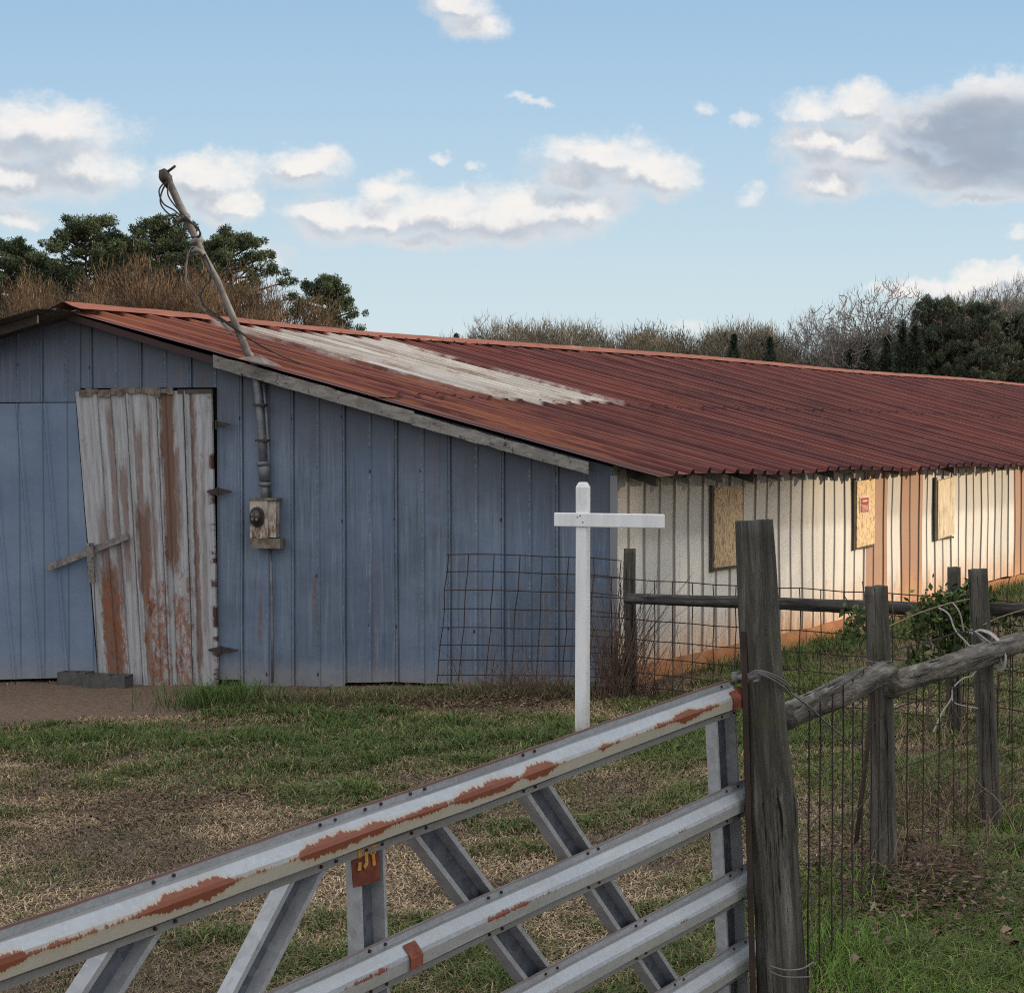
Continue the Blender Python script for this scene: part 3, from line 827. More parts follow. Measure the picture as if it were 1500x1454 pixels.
# red notice on second board
nt = thing('notice', 'red paper notice with a pale border on the middle boarded window', 'notice', Lp(1266, 740, .08))
ua, za = Lu(1259, 752, .05); ub, zb_ = Lu(1273, 727, .05)
cu, cz = (ua+ub)/2, (za+zb_)/2; hu, hz = (ub-ua)/2, (zb_-za)/2
mb = MB(); mb.box(Lw(cu, cz, .051), dl*hu, nl*.002, UP*hz); mb.build('paper', 'paper', nt)
mb = MB()
mb.box(Lw(cu, cz+hz*.46, .0545), dl*hu*.84, nl*.001, UP*hz*.42)
mb.box(Lw(cu, cz-hz*.44, .0545), dl*hu*.84, nl*.001, UP*hz*.44); mb.build('printed_panel', 'redpaper', nt)
mb = MB()
for k in range(5): mb.box(Lw(cu+(k % 2)*.01, cz-hz*(.12+.14*k), .0568), dl*hu*.6, nl*.0008, UP*hz*.025)
mb.box(Lw(cu, cz+hz*.5, .0568), dl*hu*.5, nl*.0008, UP*hz*.10)
mb.build('printed_lines', 'paper', nt)

# blue left door
def quad_sheet(corners, prof, nv, off, uvunit=None, seed=0, amp=.006):
    """bilinear sheet between pixel corners TL TR BR BL on the gable plane; prof gives (s in 0..1, offset)"""
    TL, TR, BR, BL = [Gp(*c) for c in corners]
    mb = MB(); vs, uvs = [], []; n = len(prof)
    for i in range(nv+1):
        t = i/nv
        for (s, o) in prof:
            p = (BL.lerp(BR, s)).lerp(TL.lerp(TR, s), t)
            o2 = o+off+amp*mnoise.noise((s*3+seed, t*4, seed))
            vs.append(p+ng*o2)
            if uvunit: uvs.append((s, t))
            else: uvs.append(((p-C0).dot(dg), p.z+.1))
    mb.add(vs, [(i*n+k, i*n+k+1, (i+1)*n+k+1, (i+1)*n+k) for i in range(nv) for k in range(n-1)], uvs)
    return mb
def sprof(W, pitch, h, w, ph=0):
    pr = [(0, -.03), (0.0001, 0)]
    c = pitch*(.5+ph)
    while c < W-w:
        pr += [((c-w/2)/W, 0), ((c-w*.2)/W, h), ((c+w*.2)/W, h), ((c+w/2)/W, 0)]; c += pitch
    return pr+[(.9999, 0), (1, -.03)]
bd = quad_sheet([(-150, 592), (113, 590), (145, 990), (-110, 998)], sprof(1.55, .235, .016, .04), 10, .03, None, 3, .012).build('blue_door', 'bluedoor', barn)
wd_c = [(114, 574), (313, 572), (323, 1018), (150, 1004)]
mb = quad_sheet(wd_c, [(0, -.03), (.001, 0), (.16, 0), (.168, .012), (.18, 0), (.26, 0), (.27, .01), (.28, 0), (.37, 0), (.375, .016), (.392, .016), (.4, .0), (.6, .0), (.603, .02), (.62, .02), (.625, .0),
                     (.79, 0), (.797, .02), (.81, .02), (.818, 0), (.97, 0), (.999, .004), (1, -.03)], 24, .055, True, 8, .012)
wd = mb.build('door', 'rustdoor', barn)
wd['label'] = 'narrow white door streaked with brown rust'; bd['label'] = 'wide blue metal door'
# torn flashing along the top of the white door
mb = MB()
for k in range(15):
    x = 116+k*9.2
    a = Gp(x, 569+rnd.uniform(-2, 2), .075); b_ = Gp(x+8.8, 578+rnd.uniform(-3, 5), .075)
    c = (a+b_)/2; mb.box(c, dg*((b_-a).dot(dg)/2), ng*.004, UP*((a.z-b_.z)/2))
mb.build('torn_flashing', 'meterbase', wd)
mb = MB(); mb.box(Gp(286, 573, .05), dg*.16, ng*.02, UP*.018); mb.build('lintel', 'under', barn)
# iron hinges
def strap_hinge(x, y, both, s=1.0):
    c = Gp(x, y, .085); mb = MB()
    L = .13*s
    def tri(sgn):
        a = c-dg*0
        d = -dg*sgn
        mb.add([a+UP*.035, a-UP*.035, a+d*L-UP*.008, a+d*L+UP*.008, a+UP*.035+ng*.006, a-UP*.035+ng*.006, a+d*L-UP*.008+ng*.006, a+d*L+UP*.008+ng*.006],
               [(0, 1, 2, 3), (7, 6, 5, 4), (0, 3, 7, 4), (1, 5, 6, 2), (3, 2, 6, 7)])
    tri(1)
    if both: tri(-.75)
    mb.tube([c+UP*.04+ng*.008, c-UP*.04+ng*.008], .009, 8)
    mb.build('hinge', 'iron', wd)
strap_hinge(317, 622, False); strap_hinge(319, 720, True); strap_hinge(324, 952, True, 1.2)
# latch boards
a, b_ = Gp(70, 832, .10), Gp(187, 785, .10)
mb = MB(); d = (b_-a); pz = d.cross(ng).normalized(); mb.box((a+b_)/2, d/2, ng*.012, pz*.03)
lb = mb.build('latch_board', 'splint', wd)
a, b_ = Gp(132, 795, .135), Gp(135, 853, .12)
mb = MB(); d = (b_-a); pz = d.cross(ng).normalized(); mb.box((a+b_)/2, d/2, ng*.014, pz*.03)
mb.build('latch_block', 'splint', wd)
mb = MB(); mb.tube([Gp(138, 850, .12), Gp(139, 880, .1), Gp(141, 920, .09), Gp(144, 985, .08)], .006, 5); mb.build('latch_wire', 'wire', wd)

# concrete blocks
def cblock(x0, x1, y0, y1, off, label):
    a = Gp(x0, y1, off); b_ = Gp(x1, y0, off)
    W = abs((b_-a).dot(dg)); Hh = b_.z-a.z
    c = (a+b_)/2; mb = MB(); c2 = c-ng*.1
    z = gz(*c2[:2]); hh = max((b_.z-z)/2, .06)
    c2.z = z+hh-.01
    # block with two recessed end cells on top
    e = dg*(W/2)
    mb.box(c2-UP*hh*.1, e, ng*.09, UP*(hh*.9))
    for s in (-1, 0, 1): mb.box(c2+UP*hh*.86+dg*(s*W*.46), dg*(W*.04), ng*.09, UP*(hh*.14))
    for s in (-1, 1): mb.box(c2+UP*hh*.86+ng*(s*.075), e, ng*.0152, UP*(hh*.138))
    bev = None
    o = mb.build('concrete_block', 'block', None); single(o, (c2.x, c2.y, z))
    tag(o, label, 'concrete block', 'concrete blocks by the door'); return o
cblock(83, 124, 987, 1012, .22, 'dark concrete block on the left, touching the blue door')
cblock(121, 182, 990, 1019, .34, 'longer grey concrete block in front of the white door')

# meter, conduit, mast
mt = thing('electric_meter', 'stained beige electric meter box on the blue wall with conduit above', 'electric meter', Gp(385, 768, .0))
a, b_ = Gp(366, 787, .2), Gp(391, 733, .2)
def gbox(x0, y0, x1, y1, o0, o1):
    a, b_ = Gp(x0, y1, o1), Gp(x1, y0, o1); mb = MB()
    c = (a+b_)/2-ng*((o1-o0)/2); mb.box(c, dg*((a-b_).dot(dg)/2), ng*((o1-o0)/2), UP*((b_.z-a.z)/2)); return mb
mb = gbox(366, 733, 392, 788, .02, .14); mbx = mb.build('meter_box', 'meter', mt)
mb = gbox(392.5, 734, 404, 787, .02, .12); mb.build('side_cover', 'meter', mt)
mb = gbox(365, 729.5, 406, 732.5, .02, .155); mb.build('rain_cap', 'meterbase', mt)
mb = gbox(367, 789, 410, 803, .02, .15); mb.build('base_box', 'meterbase', mt)
c = Gp(377, 757, .14); mb = MB()
seg = 24
def ring(r, o): return [c+dg*(r*math.cos(2*math.pi*k/seg))+UP*(r*1.35*math.sin(2*math.pi*k/seg))+ng*o for k in range(seg)]
def lathe(mb, rr):
    b0 = len(mb.v)
    for r, o in rr: mb.v += [tuple(p) for p in ring(r, o)]
    for i in range(len(rr)-1):
        for k in range(seg): mb.f.append((b0+i*seg+k, b0+i*seg+(k+1) % seg, b0+(i+1)*seg+(k+1) % seg, b0+(i+1)*seg+k))
    mb.f.append(tuple(b0+(len(rr)-1)*seg+k for k in range(seg)))
lathe(mb, [(.066, -.005), (.066, .02), (.056, .022)]); rg = mb.build('meter_ring', 'iron', mt)
mb = MB(); lathe(mb, [(.055, .02), (.052, .045), (.04, .062), (.02, .07)]); mb.build('meter_glass', 'glass', mt, True)
mb = MB()
for k in range(4):
    q = c+dg*(.02*(-1 if k % 2 else 1))+UP*(.03 if k < 2 else -.015)+ng*.073
    mb.tube([q, q+ng*.004], .014, 10)
mb.build('dial', 'meterbase', mt)
def gpts(lst): return [Gp(x, y, o) for x, y, o in lst]
mb = MB(); mb.tube(gpts([(388, 731, .08), (388, 720, .08), (388, 704, .08)]), .035, 12); mb.tube(gpts([(388, 712, .08), (388, 706, .08)]), .055, 12)
mb.tube(gpts([(388, 704, .08), (387, 690, .08), (386, 680, .08)]), .052, 14); mb.tube(gpts([(386, 682, .08), (385.5, 676, .08)]), .058, 14)
mb.build('conduit_fitting', 'pipe', mt, True)
mb = MB(); mb.tube(gpts([(385, 678, .08), (383, 640, .075), (380, 600, .07), (376, 560, .07), (372, 530, .07)]), [.033, .033, .034, .036, .038], 12)
mb.build('conduit', 'pipe', mt, True)
mb = MB(); mb.tube(gpts([(396, 731, .05), (393, 660, .05), (390, 610, .045), (386, 560, .045)]), .014, 8); mb.build('ground_conduit', 'pipe', mt, True)
for y in (593, 645):
    mb = MB(); x = 380+(y-593)*.07; mb.box(Gp(x+1, y, .08), dg*.055, ng*.045, UP*.009); mb.build('clamp', 'iron', mt)
mb = MB(); mb.tube(gpts([(396, 803, .05), (398, 860, .045), (399, 930, .045), (399, 1000, .045)]), .012, 8); mb.build('lower_conduit', 'pipe', mt, True)

ms = thing('service_mast', 'bent steel electric mast with loose black cables leaning over the roof', 'electric mast', Gp(370, 528, .05))
Mp = lambda x, y, o=.05: Gp(x, y, o)
mb = MB(); mb.tube([Mp(372, 530), Mp(362, 515), Mp(340, 462), Mp(318, 410), Mp(297, 372), Mp(280, 335), Mp(262, 298), Mp(248, 268)], [.037, .035, .031, .029, .030, .032, .034, .034], 12)
mb.build('mast_pole', 'mast', ms, True)
mb = MB()
cc = Mp(243, 262)
for (dx, dz, r0) in ((0, 0, .058), (-.02, .015, .046), (.02, -.04, .045)):
    p = cc-dg*dx+UP*dz
    mb.tube([p+UP*.06-dg*.02, p+UP*.045, p, p-UP*.04+dg*-.02], [r0*.5, r0*.95, r0, r0*.7], 12)
mb.tube([cc+UP*.05, cc+UP*.09-dg*.06, cc+UP*.11-dg*.09], .012, 6)
mb.build('weatherhead', 'iron', ms, True)
mb = MB(); mb.tube([Mp(268, 318, .05), Mp(270, 322, .05)], .062, 12); mb.build('clamp', 'wire', ms, True)
mb = MB(); mb.tube([Mp(287, 350, .05), Mp(290, 356, .05)], .06, 12); mb.build('clamp', 'wire', ms, True)
mb = MB(); mb.tube([Mp(299, 376, .08), Mp(294, 368, .12), Mp(287, 366, .13), Mp(280, 370, .1)], .02, 8); mb.build('clamp', 'wire', ms, True)
def cable(pts, r, m='blackrub'):
    P = [Mp(x, y, o) for x, y, o in pts]
    # Catmull-Rom
    out = []
    Q = [P[0]]+P+[P[-1]]
    for i in range(1, len(Q)-2):
        for k in range(6):
            t = k/6
            out.append(.5*((2*Q[i])+(Q[i+1]-Q[i-1])*t+(2*Q[i-1]-5*Q[i]+4*Q[i+1]-Q[i+2])*t*t+(-Q[i-1]+3*Q[i]-3*Q[i+1]+Q[i+2])*t**3))
    out.append(P[-1]); mb = MB(); mb.tube(out, r*.7, 6); return mb.build('cable', m, ms, True)
cable([(243, 268, .1), (236, 285, .12), (236, 300, .13), (248, 314, .12), (262, 318, .1), (272, 332, .1), (262, 350, .1), (256, 352, .12)], .011)
cable([(247, 268, .1), (246, 285, .12), (255, 300, .12), (266, 312, .1), (284, 330, .1), (294, 342, .1), (288, 350, .09)], .011)
cable([(240, 268, .1), (233, 280, .14), (239, 298, .14), (255, 308, .12), (272, 322, .1), (290, 334, .1), (291, 346, .1), (272, 348, .1)], .010)
cable([(297, 368, .1), (282, 362, .12), (275, 378, .13), (272, 400, .13), (280, 425, .13), (292, 440, .1), (298, 455, .1), (322, 470, .1), (340, 490, .1)], .013, 'mast')
cable([(300, 372, .1), (309, 395, .1), (309, 410, .1), (300, 420, .11), (294, 434, .11), (302, 450, .1), (330, 470, .1), (358, 490, .1)], .010)
cable([(296, 455, .1), (320, 466, .1), (350, 486, .1), (380, 505, .12), (410, 520, .0), (440, 532, -.25)], .012)
# flashing on the roof round the mast
mb = MB()
q = hit(378, 530, R0+RN*.045, RN)
mb.add([q+dl*a+DW.normalized()*b2+RN*o for a, b2, o in ((-.12, -.11, .0), (.10, -.11, .01), (.14, .13, .0), (-.1, .13, .01), (0.0, 0, .06))], [(0, 1, 4), (1, 2, 4), (2, 3, 4), (3, 0, 4)])
mb.build('roof_flashing', 'mast', ms)

# ------------------------------------------------------------------ cross
cb = at(853, 1090, 12.8); cb.z = gz(cb.x, cb.y)
ct = at(854, 706, 12.8)
al = R(22); cf = Vector((-math.sin(al), -math.cos(al), 0)); cs = Vector((math.cos(al), -math.sin(al), 0))
cr = thing('wooden_cross', 'white painted wooden cross standing in the grass before the barn', 'cross', cb)
h = .0425; mb = MB()
lean = (ct-cb); lean = Vector((lean.x/lean.z, 0, 1))
vs = []
HT = ct.z-cb.z
for (z, s) in ((-.1, 1), (.4, 1.0), (.9, 1.0), (1.3, .98), (HT-.035, .98), (HT, .62)):
    for (i, j) in ((-1, -1), (1, -1), (1, 1), (-1, 1)):
        k = .93 if abs(z) > 0 else 1
        for ch in (0,):
            vs.append(cb+lean*z+cs*(i*h*s)+cf*(j*h*s)+cs*(.0035*mnoise.noise((z*5, i, j))))
fs = [(a*4+k, a*4+(k+1) % 4, (a+1)*4+(k+1) % 4, (a+1)*4+k) for a in range(5) for k in range(4)]+[(20, 21, 22, 23)]
mb.add(vs, fs); up_ = mb.build('upright', 'white', cr)
bz = at(853, 761, 12.8).z
bc = at(891, 762, 12.8-.2)
bc = cb+lean*(bz-cb.z)+cf*.035
pxm = 2700/12.8
mb = MB(); L0, L1 = -.195, .60
bm_c = bc+cs*((L0+L1)/2)+UP*.0
mb.box(bm_c, cs*((L1-L0)/2), cf*.022, UP*.048)
o = mb.build('crossbar', 'white', cr)
for ob, wv in ((up_, .008), (o, .007)):
    md = ob.modifiers.new('bevel', 'BEVEL'); md.width = wv; md.segments = 2; md.limit_method = 'ANGLE'
for dx, dz in ((-.02, .02), (.02, -.015), (.0, .03)):
    q = bc+cf*.0225+cs*dx+UP*dz; mb = MB(); mb.tube([q, q+cf*.003], .005, 8)
    mb.build('nail', 'wire', o)

# ------------------------------------------------------------------ gate
gd = nrm((-1800, -F, 0)); gn = nrm((F, -1800, 0))
if gn.y > 0: gn = -gn
G1 = at(1085, 990, 6.75)
TILT = .047
gx = (gd-UP*TILT).normalized(); gzv = (UP+gd*TILT).normalized()
def GT(a, b, n=0.): return G1+gx*a+gzv*b+gn*n
def gpx(px, py, n=0.):
    p = hit(px, py, G1+gn*n, gn)-G1; return p.dot(gx), p.dot(gzv)
gate = thing('farm_gate', 'galvanised farm gate with rust along its top rail and diagonal braces', 'gate', GT(1.8, -1.35, 0))
rows = [gpx(1060, 997)[1]+.0, gpx(1075, 1147)[1], gpx(1085, 1267)[1], gpx(1090, 1373)[1]]
rows[0] = gpx(1060, 998)[1]
rows.append(rows[3]-.25)
print('rows', rows, 'a0', gpx(0, 1345), gpx(0, 1430))
PROF = [(0, 0), (0, -.027), (.010, -.031), (.034, -.056), (.038, -.066), (.036, -.098), (.022, -.103), (.018, -.108), (0, -.110), (0, -.137)]
GL = 3.66
def gate_rail(b0, a0, a1, m, bolts, seed, endcap=False):
    mb = MB(); n = len(PROF); vs, uvs = [], []; cum = [0]
    for i in range(1, n): cum.append(-PROF[i][1]/.137)
    NS = 60
    for i in range(NS+1):
        a = a0+(a1-a0)*i/NS
        for k, (o, z) in enumerate(PROF):
            w = .004*mnoise.noise((a*2.2, k*.6, seed))
            vs.append(GT(a, b0+z+w+.006*mnoise.noise((a*.9, 0, seed)), o+w*.8)); uvs.append((a, cum[k]))
    mb.add(vs, [(i*n+k, i*n+k+1, (i+1)*n+k+1, (i+1)*n+k) for i in range(NS) for k in range(n-1)], uvs)
    o = mb.build('rail', m, gate)
    md = o.modifiers.new('thick', 'SOLIDIFY'); md.thickness = .003; md.offset = -1
    for a in bolts:
        for bb in (b0-.014, b0-.124):
            mb = MB(); q = GT(a, bb, .004); mb.tube([q-gn*.002, q+gn*.004], .0048, 8)
            mb.build('bolt', 'iron', o)
    return o
# braces: (left edge top, right edge top, left edge bottom, right edge bottom) px
braces = [((758, 1155), (797, 1141), (954, 1443), (983, 1424)), ((593, 1218), (643, 1199), (764, 1435), (800, 1414)),
          ((420, 1284), (476, 1262), (332, 1454), (377, 1454)), ((160, 1380), (234, 1354), (108, 1454), (174, 1454))]
bolt_a = []
def channel(p0l, p0r, p1l, p1r, name='brace', ext=.0, ext2=.0, parent=None, lip=.016):
    N_ = -.022
    A = Vector(gpx(*p0l, N_)+(0,)); B = Vector(gpx(*p0r, N_)+(0,)); C_ = Vector(gpx(*p1l, N_)+(0,)); D = Vector(gpx(*p1r, N_)+(0,))
    m0, m1 = (A+B)/2, (C_+D)/2
    ax = (m1-m0).normalized(); pp = Vector((ax.y, -ax.x, 0))
    w = (abs((B-A).dot(pp))+abs((D-C_).dot(pp)))/4
    m0 = m0-ax*ext; m1 = m1+ax*ext2
    mk = lambda m, s, o: GT(m.x+pp.x*s, m.y+pp.y*s, o)
    pr = [(-w, -.05), (-w, -.004), (-w+lip, -.004), (-w+lip+.001, -.046), (w-lip-.001, -.046), (w-lip, -.004), (w, -.004), (w, -.05)]
    mb = MB(); NS = 10
    vs = [mk(m0+(m1-m0)*(i/NS), s, o) for i in range(NS+1) for s, o in pr]
    n = len(pr)
    mb.add(vs, [(i*n+k, i*n+k+1, (i+1)*n+k+1, (i+1)*n+k) for i in range(NS) for k in range(n-1) if k != 3]
           )
    o = mb.build(name, 'galv', gate)
    mb = MB()
    vs = [mk(m0+(m1-m0)*(i/NS), s, -.0455) for i in range(NS+1) for s in (-w+lip, w-lip)]
    mb.add(vs, [(i*2, i*2+1, i*2+3, i*2+2) for i in range(NS)])
    mb.build('web', 'galvshade', o)
    return m0, m1, w
for q in braces:
    m0, m1, w = channel(*q, ext=.10, ext2=.35)
    # bolt positions where the brace crosses each rail
    for r_ in rows[:4]:
        t = (r_-.07-m0.y)/(m1.y-m0.y)
        a = m0.x+(m1.x-m0.x)*t
        bolt_a.append((r_, a-w*.6, a+w*.6))
vl = [((517, 1245), (556, 1230), (524, 1454), (563, 1454)), ((1042, 1050), (1072, 1042), (1060, 1400), (1088, 1395))]
for i, q in enumerate(vl):
    m0, m1, w = channel(*q, name='upright_bar', ext=.09, ext2=.3, lip=.011)
    for r_ in rows[:4]:
        t = (r_-.07-m0.y)/(m1.y-m0.y); a = m0.x+(m1.x-m0.x)*t
        bolt_a.append((r_, a-w*.6, a+w*.6))
for k in (.6,):
    aL = GL-.06
    mb = MB(); mb.box(GT(aL, -.62, -.028), gx*.03, gn*.02, gzv*.68); mb.build('upright_bar', 'galv', gate)
ends = [.0, -.045, -.06, -.07, -.07]
ends = [gpx(1068, 1000)[0], gpx(1092, 1150)[0], gpx(1100, 1270)[0], gpx(1104, 1375)[0], gpx(1106, 1450)[0]]
for i, r_ in enumerate(rows):
    bl = [a for (rr, a0, a1) in bolt_a if rr == r_ for a in (a0, a1)]
    gate_rail(r_, ends[i], GL, 'rail1' if i == 0 else 'rail2', bl, i*3.7)
# red end cap of the top rail, and rust patches on second rail
mb = MB()
a_ = ends[0]
prc = [(o*1.1+.004, z) for o, z in PROF[2:7]]
vs = [GT(a, rows[0]+z+.0, o+.002) for a in (a_+.055, a_-.055) for o, z in prc]
n = len(prc)
mb.add(vs, [(k, k+1, n+k+1, n+k) for k in range(n-1)]+[tuple(range(n, 2*n))])
mb.box(GT(a_-.05, rows[0]-.068, .008), gx*.02, gn*.018, gzv*.022)
mb.build('end_cap', 'rustred', gate)
def patch(a0, a1, b0, pts):
    pass
mb = MB()                                   # joint plate on the second rail
aj = gpx(590, 1385)[0]
vs = [GT(aj+s, rows[1]+z, o+.011) for s in (-.028, .028) for (o, z) in PROF[2:6]]
mb.add(vs, [(0, 1, 5, 4), (1, 2, 6, 5), (2, 3, 7, 6)]); mb.build('joint_plate', 'rustred', gate)
# bottom of the rusty sign on the centre upright
uq = vl[0]
A = gpx(514, 1242, .004); B = gpx(557, 1228, .004); C_ = gpx(520, 1300, .004); D = gpx(558, 1290, .004)
sg = thing('gate_sign', 'small rusty plate with yellow lettering behind the top rail', 'sign', GT(*A, .0))
A2 = (A[0]-.0, A[1]+.05); 
mb = MB(); vs = [GT(A[0], A[1]+.05, .0), GT(B[0], B[1]+.05, .0), GT(D[0], D[1], .0), GT(C_[0], C_[1], .0)]
vs += [v-gn*.003 for v in vs]
mb.add(vs, [(0, 1, 2, 3), (7, 6, 5, 4), (0, 4, 5, 1), (1, 5, 6, 2), (2, 6, 7, 3), (3, 7, 4, 0)]); pl = mb.build('plate', 'rust', sg)
mb = MB()
def sgp(x, y): 
    px = 480+x/5.59; py = 1140+y/5.59
    a, b_ = gpx(px, py, .003); return GT(a, b_, .0035)
def stroke(pts, w):
    for i in range(len(pts)-1):
        a, b_ = sgp(*pts[i]), sgp(*pts[i+1]); d = (b_-a); s = d.cross(gn).normalized()*w
        mb.box((a+b_)/2, d/2+d.normalized()*w*.3, gn*.0012, s)
stroke([(258, 575), (262, 640)], .0066); stroke([(262, 690), (258, 745)], .0070); stroke([(312, 560), (318, 690)], .0062); stroke([(318, 690), (300, 725)], .0060)
stroke([(350, 540), (395, 540)], .0055); stroke([(368, 600), (380, 705)], .0058); stroke([(385, 600), (350, 605)], .005)
mb.build('lettering', 'yellow', sg)
# hinge pin and ring on the post
gh = MB(); q0 = at(1078, 992, 6.72); q1 = at(1112, 990, 6.62)
gh.tube([q0, q1], .012, 10); gh.tube([at(1094, 985, 6.67), at(1094, 1000, 6.67)], .018, 10)
gh.tube([at(1106, 983, 6.6), at(1113, 987, 6.57), at(1113, 996, 6.57), at(1105, 998, 6.6)], .007, 8)
gh.tube([q0-UP*.02, q0+UP*.02], .016, 10)
o = gh.build('hinge_pin', 'wire', gate, True)

# ------------------------------------------------------------------ fence posts and rails
def logpost(name, a, b_, ra, rb, m, label, cat, group, seed, parent=None, prof=None, flat=False, seg=22, rings=34, rough=.08, endtwist=0):
    """a bottom, b top"""
    a, b_ = Vector(a), Vector(b_)
    ax = (b_-a); L = ax.length; ax = ax/L
    s1 = ax.cross(Vector((.3, 1, .2))).normalized(); s2 = ax.cross(s1)
    mb = MB(); vs = []
    for i in range(rings+1):
        t = i/rings; r = ra+(rb-ra)*t
        if prof: r *= prof(t)
        for k in range(seg):
            th = 2*math.pi*k/seg
            n1 = mnoise.noise((math.cos(th)*1.3+seed, math.sin(th)*1.3, t*L*1.5))
            n2 = mnoise.noise((math.cos(th)*6+seed, math.sin(th)*6, t*L*1.2+seed))
            rr = r*(1+rough*n1+rough*.8*n2)
            e = 0
            if i == rings: e = -.01*abs(n2)
            vs.append(a+ax*(t*L+e)+s1*(rr*math.cos(th))+s2*(rr*math.sin(th))+s1*(.012*mnoise.noise((t*2, seed, 0))))
    fs = [(i*seg+k, i*seg+(k+1) % seg, (i+1)*seg+(k+1) % seg, (i+1)*seg+k) for i in range(rings) for k in range(seg)]
    vs.append(b_-ax*.004); c = len(vs)-1
    fs += [(rings*seg+k, rings*seg+(k+1) % seg, c) for k in range(seg)]
    fs.append(tuple(range(seg-1, -1, -1)))
    mb.add(vs, fs); o = mb.build(name, m, None, True)
    # local frame with z along the log so the grain follows it
    from mathutils import Matrix
    rot = ax.to_track_quat('Z', 'Y')
    M_ = rot.to_matrix().to_4x4(); M_.translation = a
    o.data.transform(M_.inverted()); o.matrix_world = M_; o['_org'] = tuple(a)
    o.rotation_euler = rot.to_euler(); o.location = a
    # sharp top edge
    tag(o, label, cat, group)
    return o
GP = 'round wooden fence posts'
P1b = at(1153, 1500, 6.7); P1b.z -= .1; P1t = at(1106, 761, 6.7)
logpost('fence_post', P1b, P1t, .098, .067, 'post', 'thick leaning gate post of weathered wood at the right end of the gate', 'fence post', GP, 2.2,
        prof=lambda t: 1+.10*math.exp(-((t-.46)/.05)**2)-.05*math.exp(-((t-.62)/.1)**2), rough=.13)
P2b = at(1300, 1300, 8.5); P2b.z = gz(P2b.x, P2b.y)-.1; P2t = at(1284, 858, 8.5)
logpost('fence_post', P2b, P2t, .064, .054, 'postdark', 'middle wooden post between the thick gate post and the coil of pale wire', 'fence post', GP, 5.1)
P4b = at(1453, 1222, 9.9); P4b.z = gz(P4b.x, P4b.y)-.1; P4t = at(1433, 833, 9.9)
logpost('fence_post', P4b, P4t, .060, .051, 'postdark', 'wooden post carrying the coil of pale wire', 'fence post', GP, 8.7)
P3b = at(1400, 1085, 13.0); P3b.z = gz(P3b.x, P3b.y)-.1; P3t = at(1397, 830, 13.0)
logpost('fence_post', P3b, P3t, .052, .047, 'postdark', 'thin distant post rising out of the green vine', 'fence post', GP, 11.3)
P0b = at(925, 1022, 14.9); P0b.z = gz(P0b.x, P0b.y)-.1; P0t = at(923, 803, 14.9)
logpost('fence_post', P0b, P0t, .052, .048, 'post', 'brown wooden post by the barn corner wrapped in dry vines', 'fence post', GP, 14.1)
for (px, py0, py1, Y, rr, sd, lb_) in ((1556, 838, 1210, 10.95, .055, 17.3, 'wooden post at the far right end of the long split rail'), (1584, 838, 1120, 12.35, .05, 19.9, 'wooden post at the far right end of the dark round rail')):
    b0_ = at(px, py1, Y); b0_.z = gz(b0_.x, b0_.y)-.1
    logpost('fence_post', b0_, at(px-8, py0, Y), rr*1.08, rr, 'postdark', lb_, 'fence post', GP, sd)
def lograil(a, b_, ra, rb, m, label, seed, rough=.16):
    return logpost('fence_rail', a, b_, ra, rb, m, label, 'fence rail', 'wooden fence rails', seed, rough=rough, rings=60, seg=22)
def atr(x, y, Y): return at(x, y, Y)
lograil(atr(1150, 1048, 6.95), atr(1298, 983, 8.35), .052, .050, 'log', 'short split rail between the thick gate post and the middle post', 3.3, .42)
lograil(atr(1304, 1003, 8.42), atr(1560, 922, 10.9), .052, .055, 'log', 'long split rail running right from the middle post to the wire coil', 7.3, .42)
lograil(atr(918, 877, 14.75), atr(1125, 883, 14.0), .042, .048, 'logdark', 'dark round rail from the barn corner post to behind the gate post', 9.1)
lograil(atr(1128, 883, 13.96), atr(1388, 893, 12.9), .046, .045, 'logdark', 'dark round rail in the distance between gate post and green vine', 10.1)
lograil(atr(1392, 893, 12.85), atr(1580, 890, 12.3), .045, .045, 'logdark', 'dark round rail right of the green vine', 12.1)
# rusty iron strip along the gate post
mb = MB(); aa, bb = at(1104, 1490, 6.62), at(1089, 925, 6.66)
mb.box((aa+bb)/2, (bb-aa)/2, Vector((.010, 0, 0)), Vector((0, .006, 0)))
o = mb.build('iron_bar', 'rustwire', None); single(o, aa); tag(o, 'rusty flat iron bar fixed along the left edge of the gate post', 'iron bar')

def wiretube(pts, r, n=5): mb = MB(); mb.tube(pts, r, n); return mb
def smooth_pts(P, k=6):
    Q = [P[0]]+P+[P[-1]]; out = []
    for i in range(1, len(Q)-2):
        for j in range(k):
            t = j/k
            out.append(.5*((2*Q[i])+(Q[i+1]-Q[i-1])*t+(2*Q[i-1]-5*Q[i]+4*Q[i+1]-Q[i+2])*t*t+(-Q[i-1]+3*Q[i]-3*Q[i+1]+Q[i+2])*t**3))
    out.append(P[-1]); return out
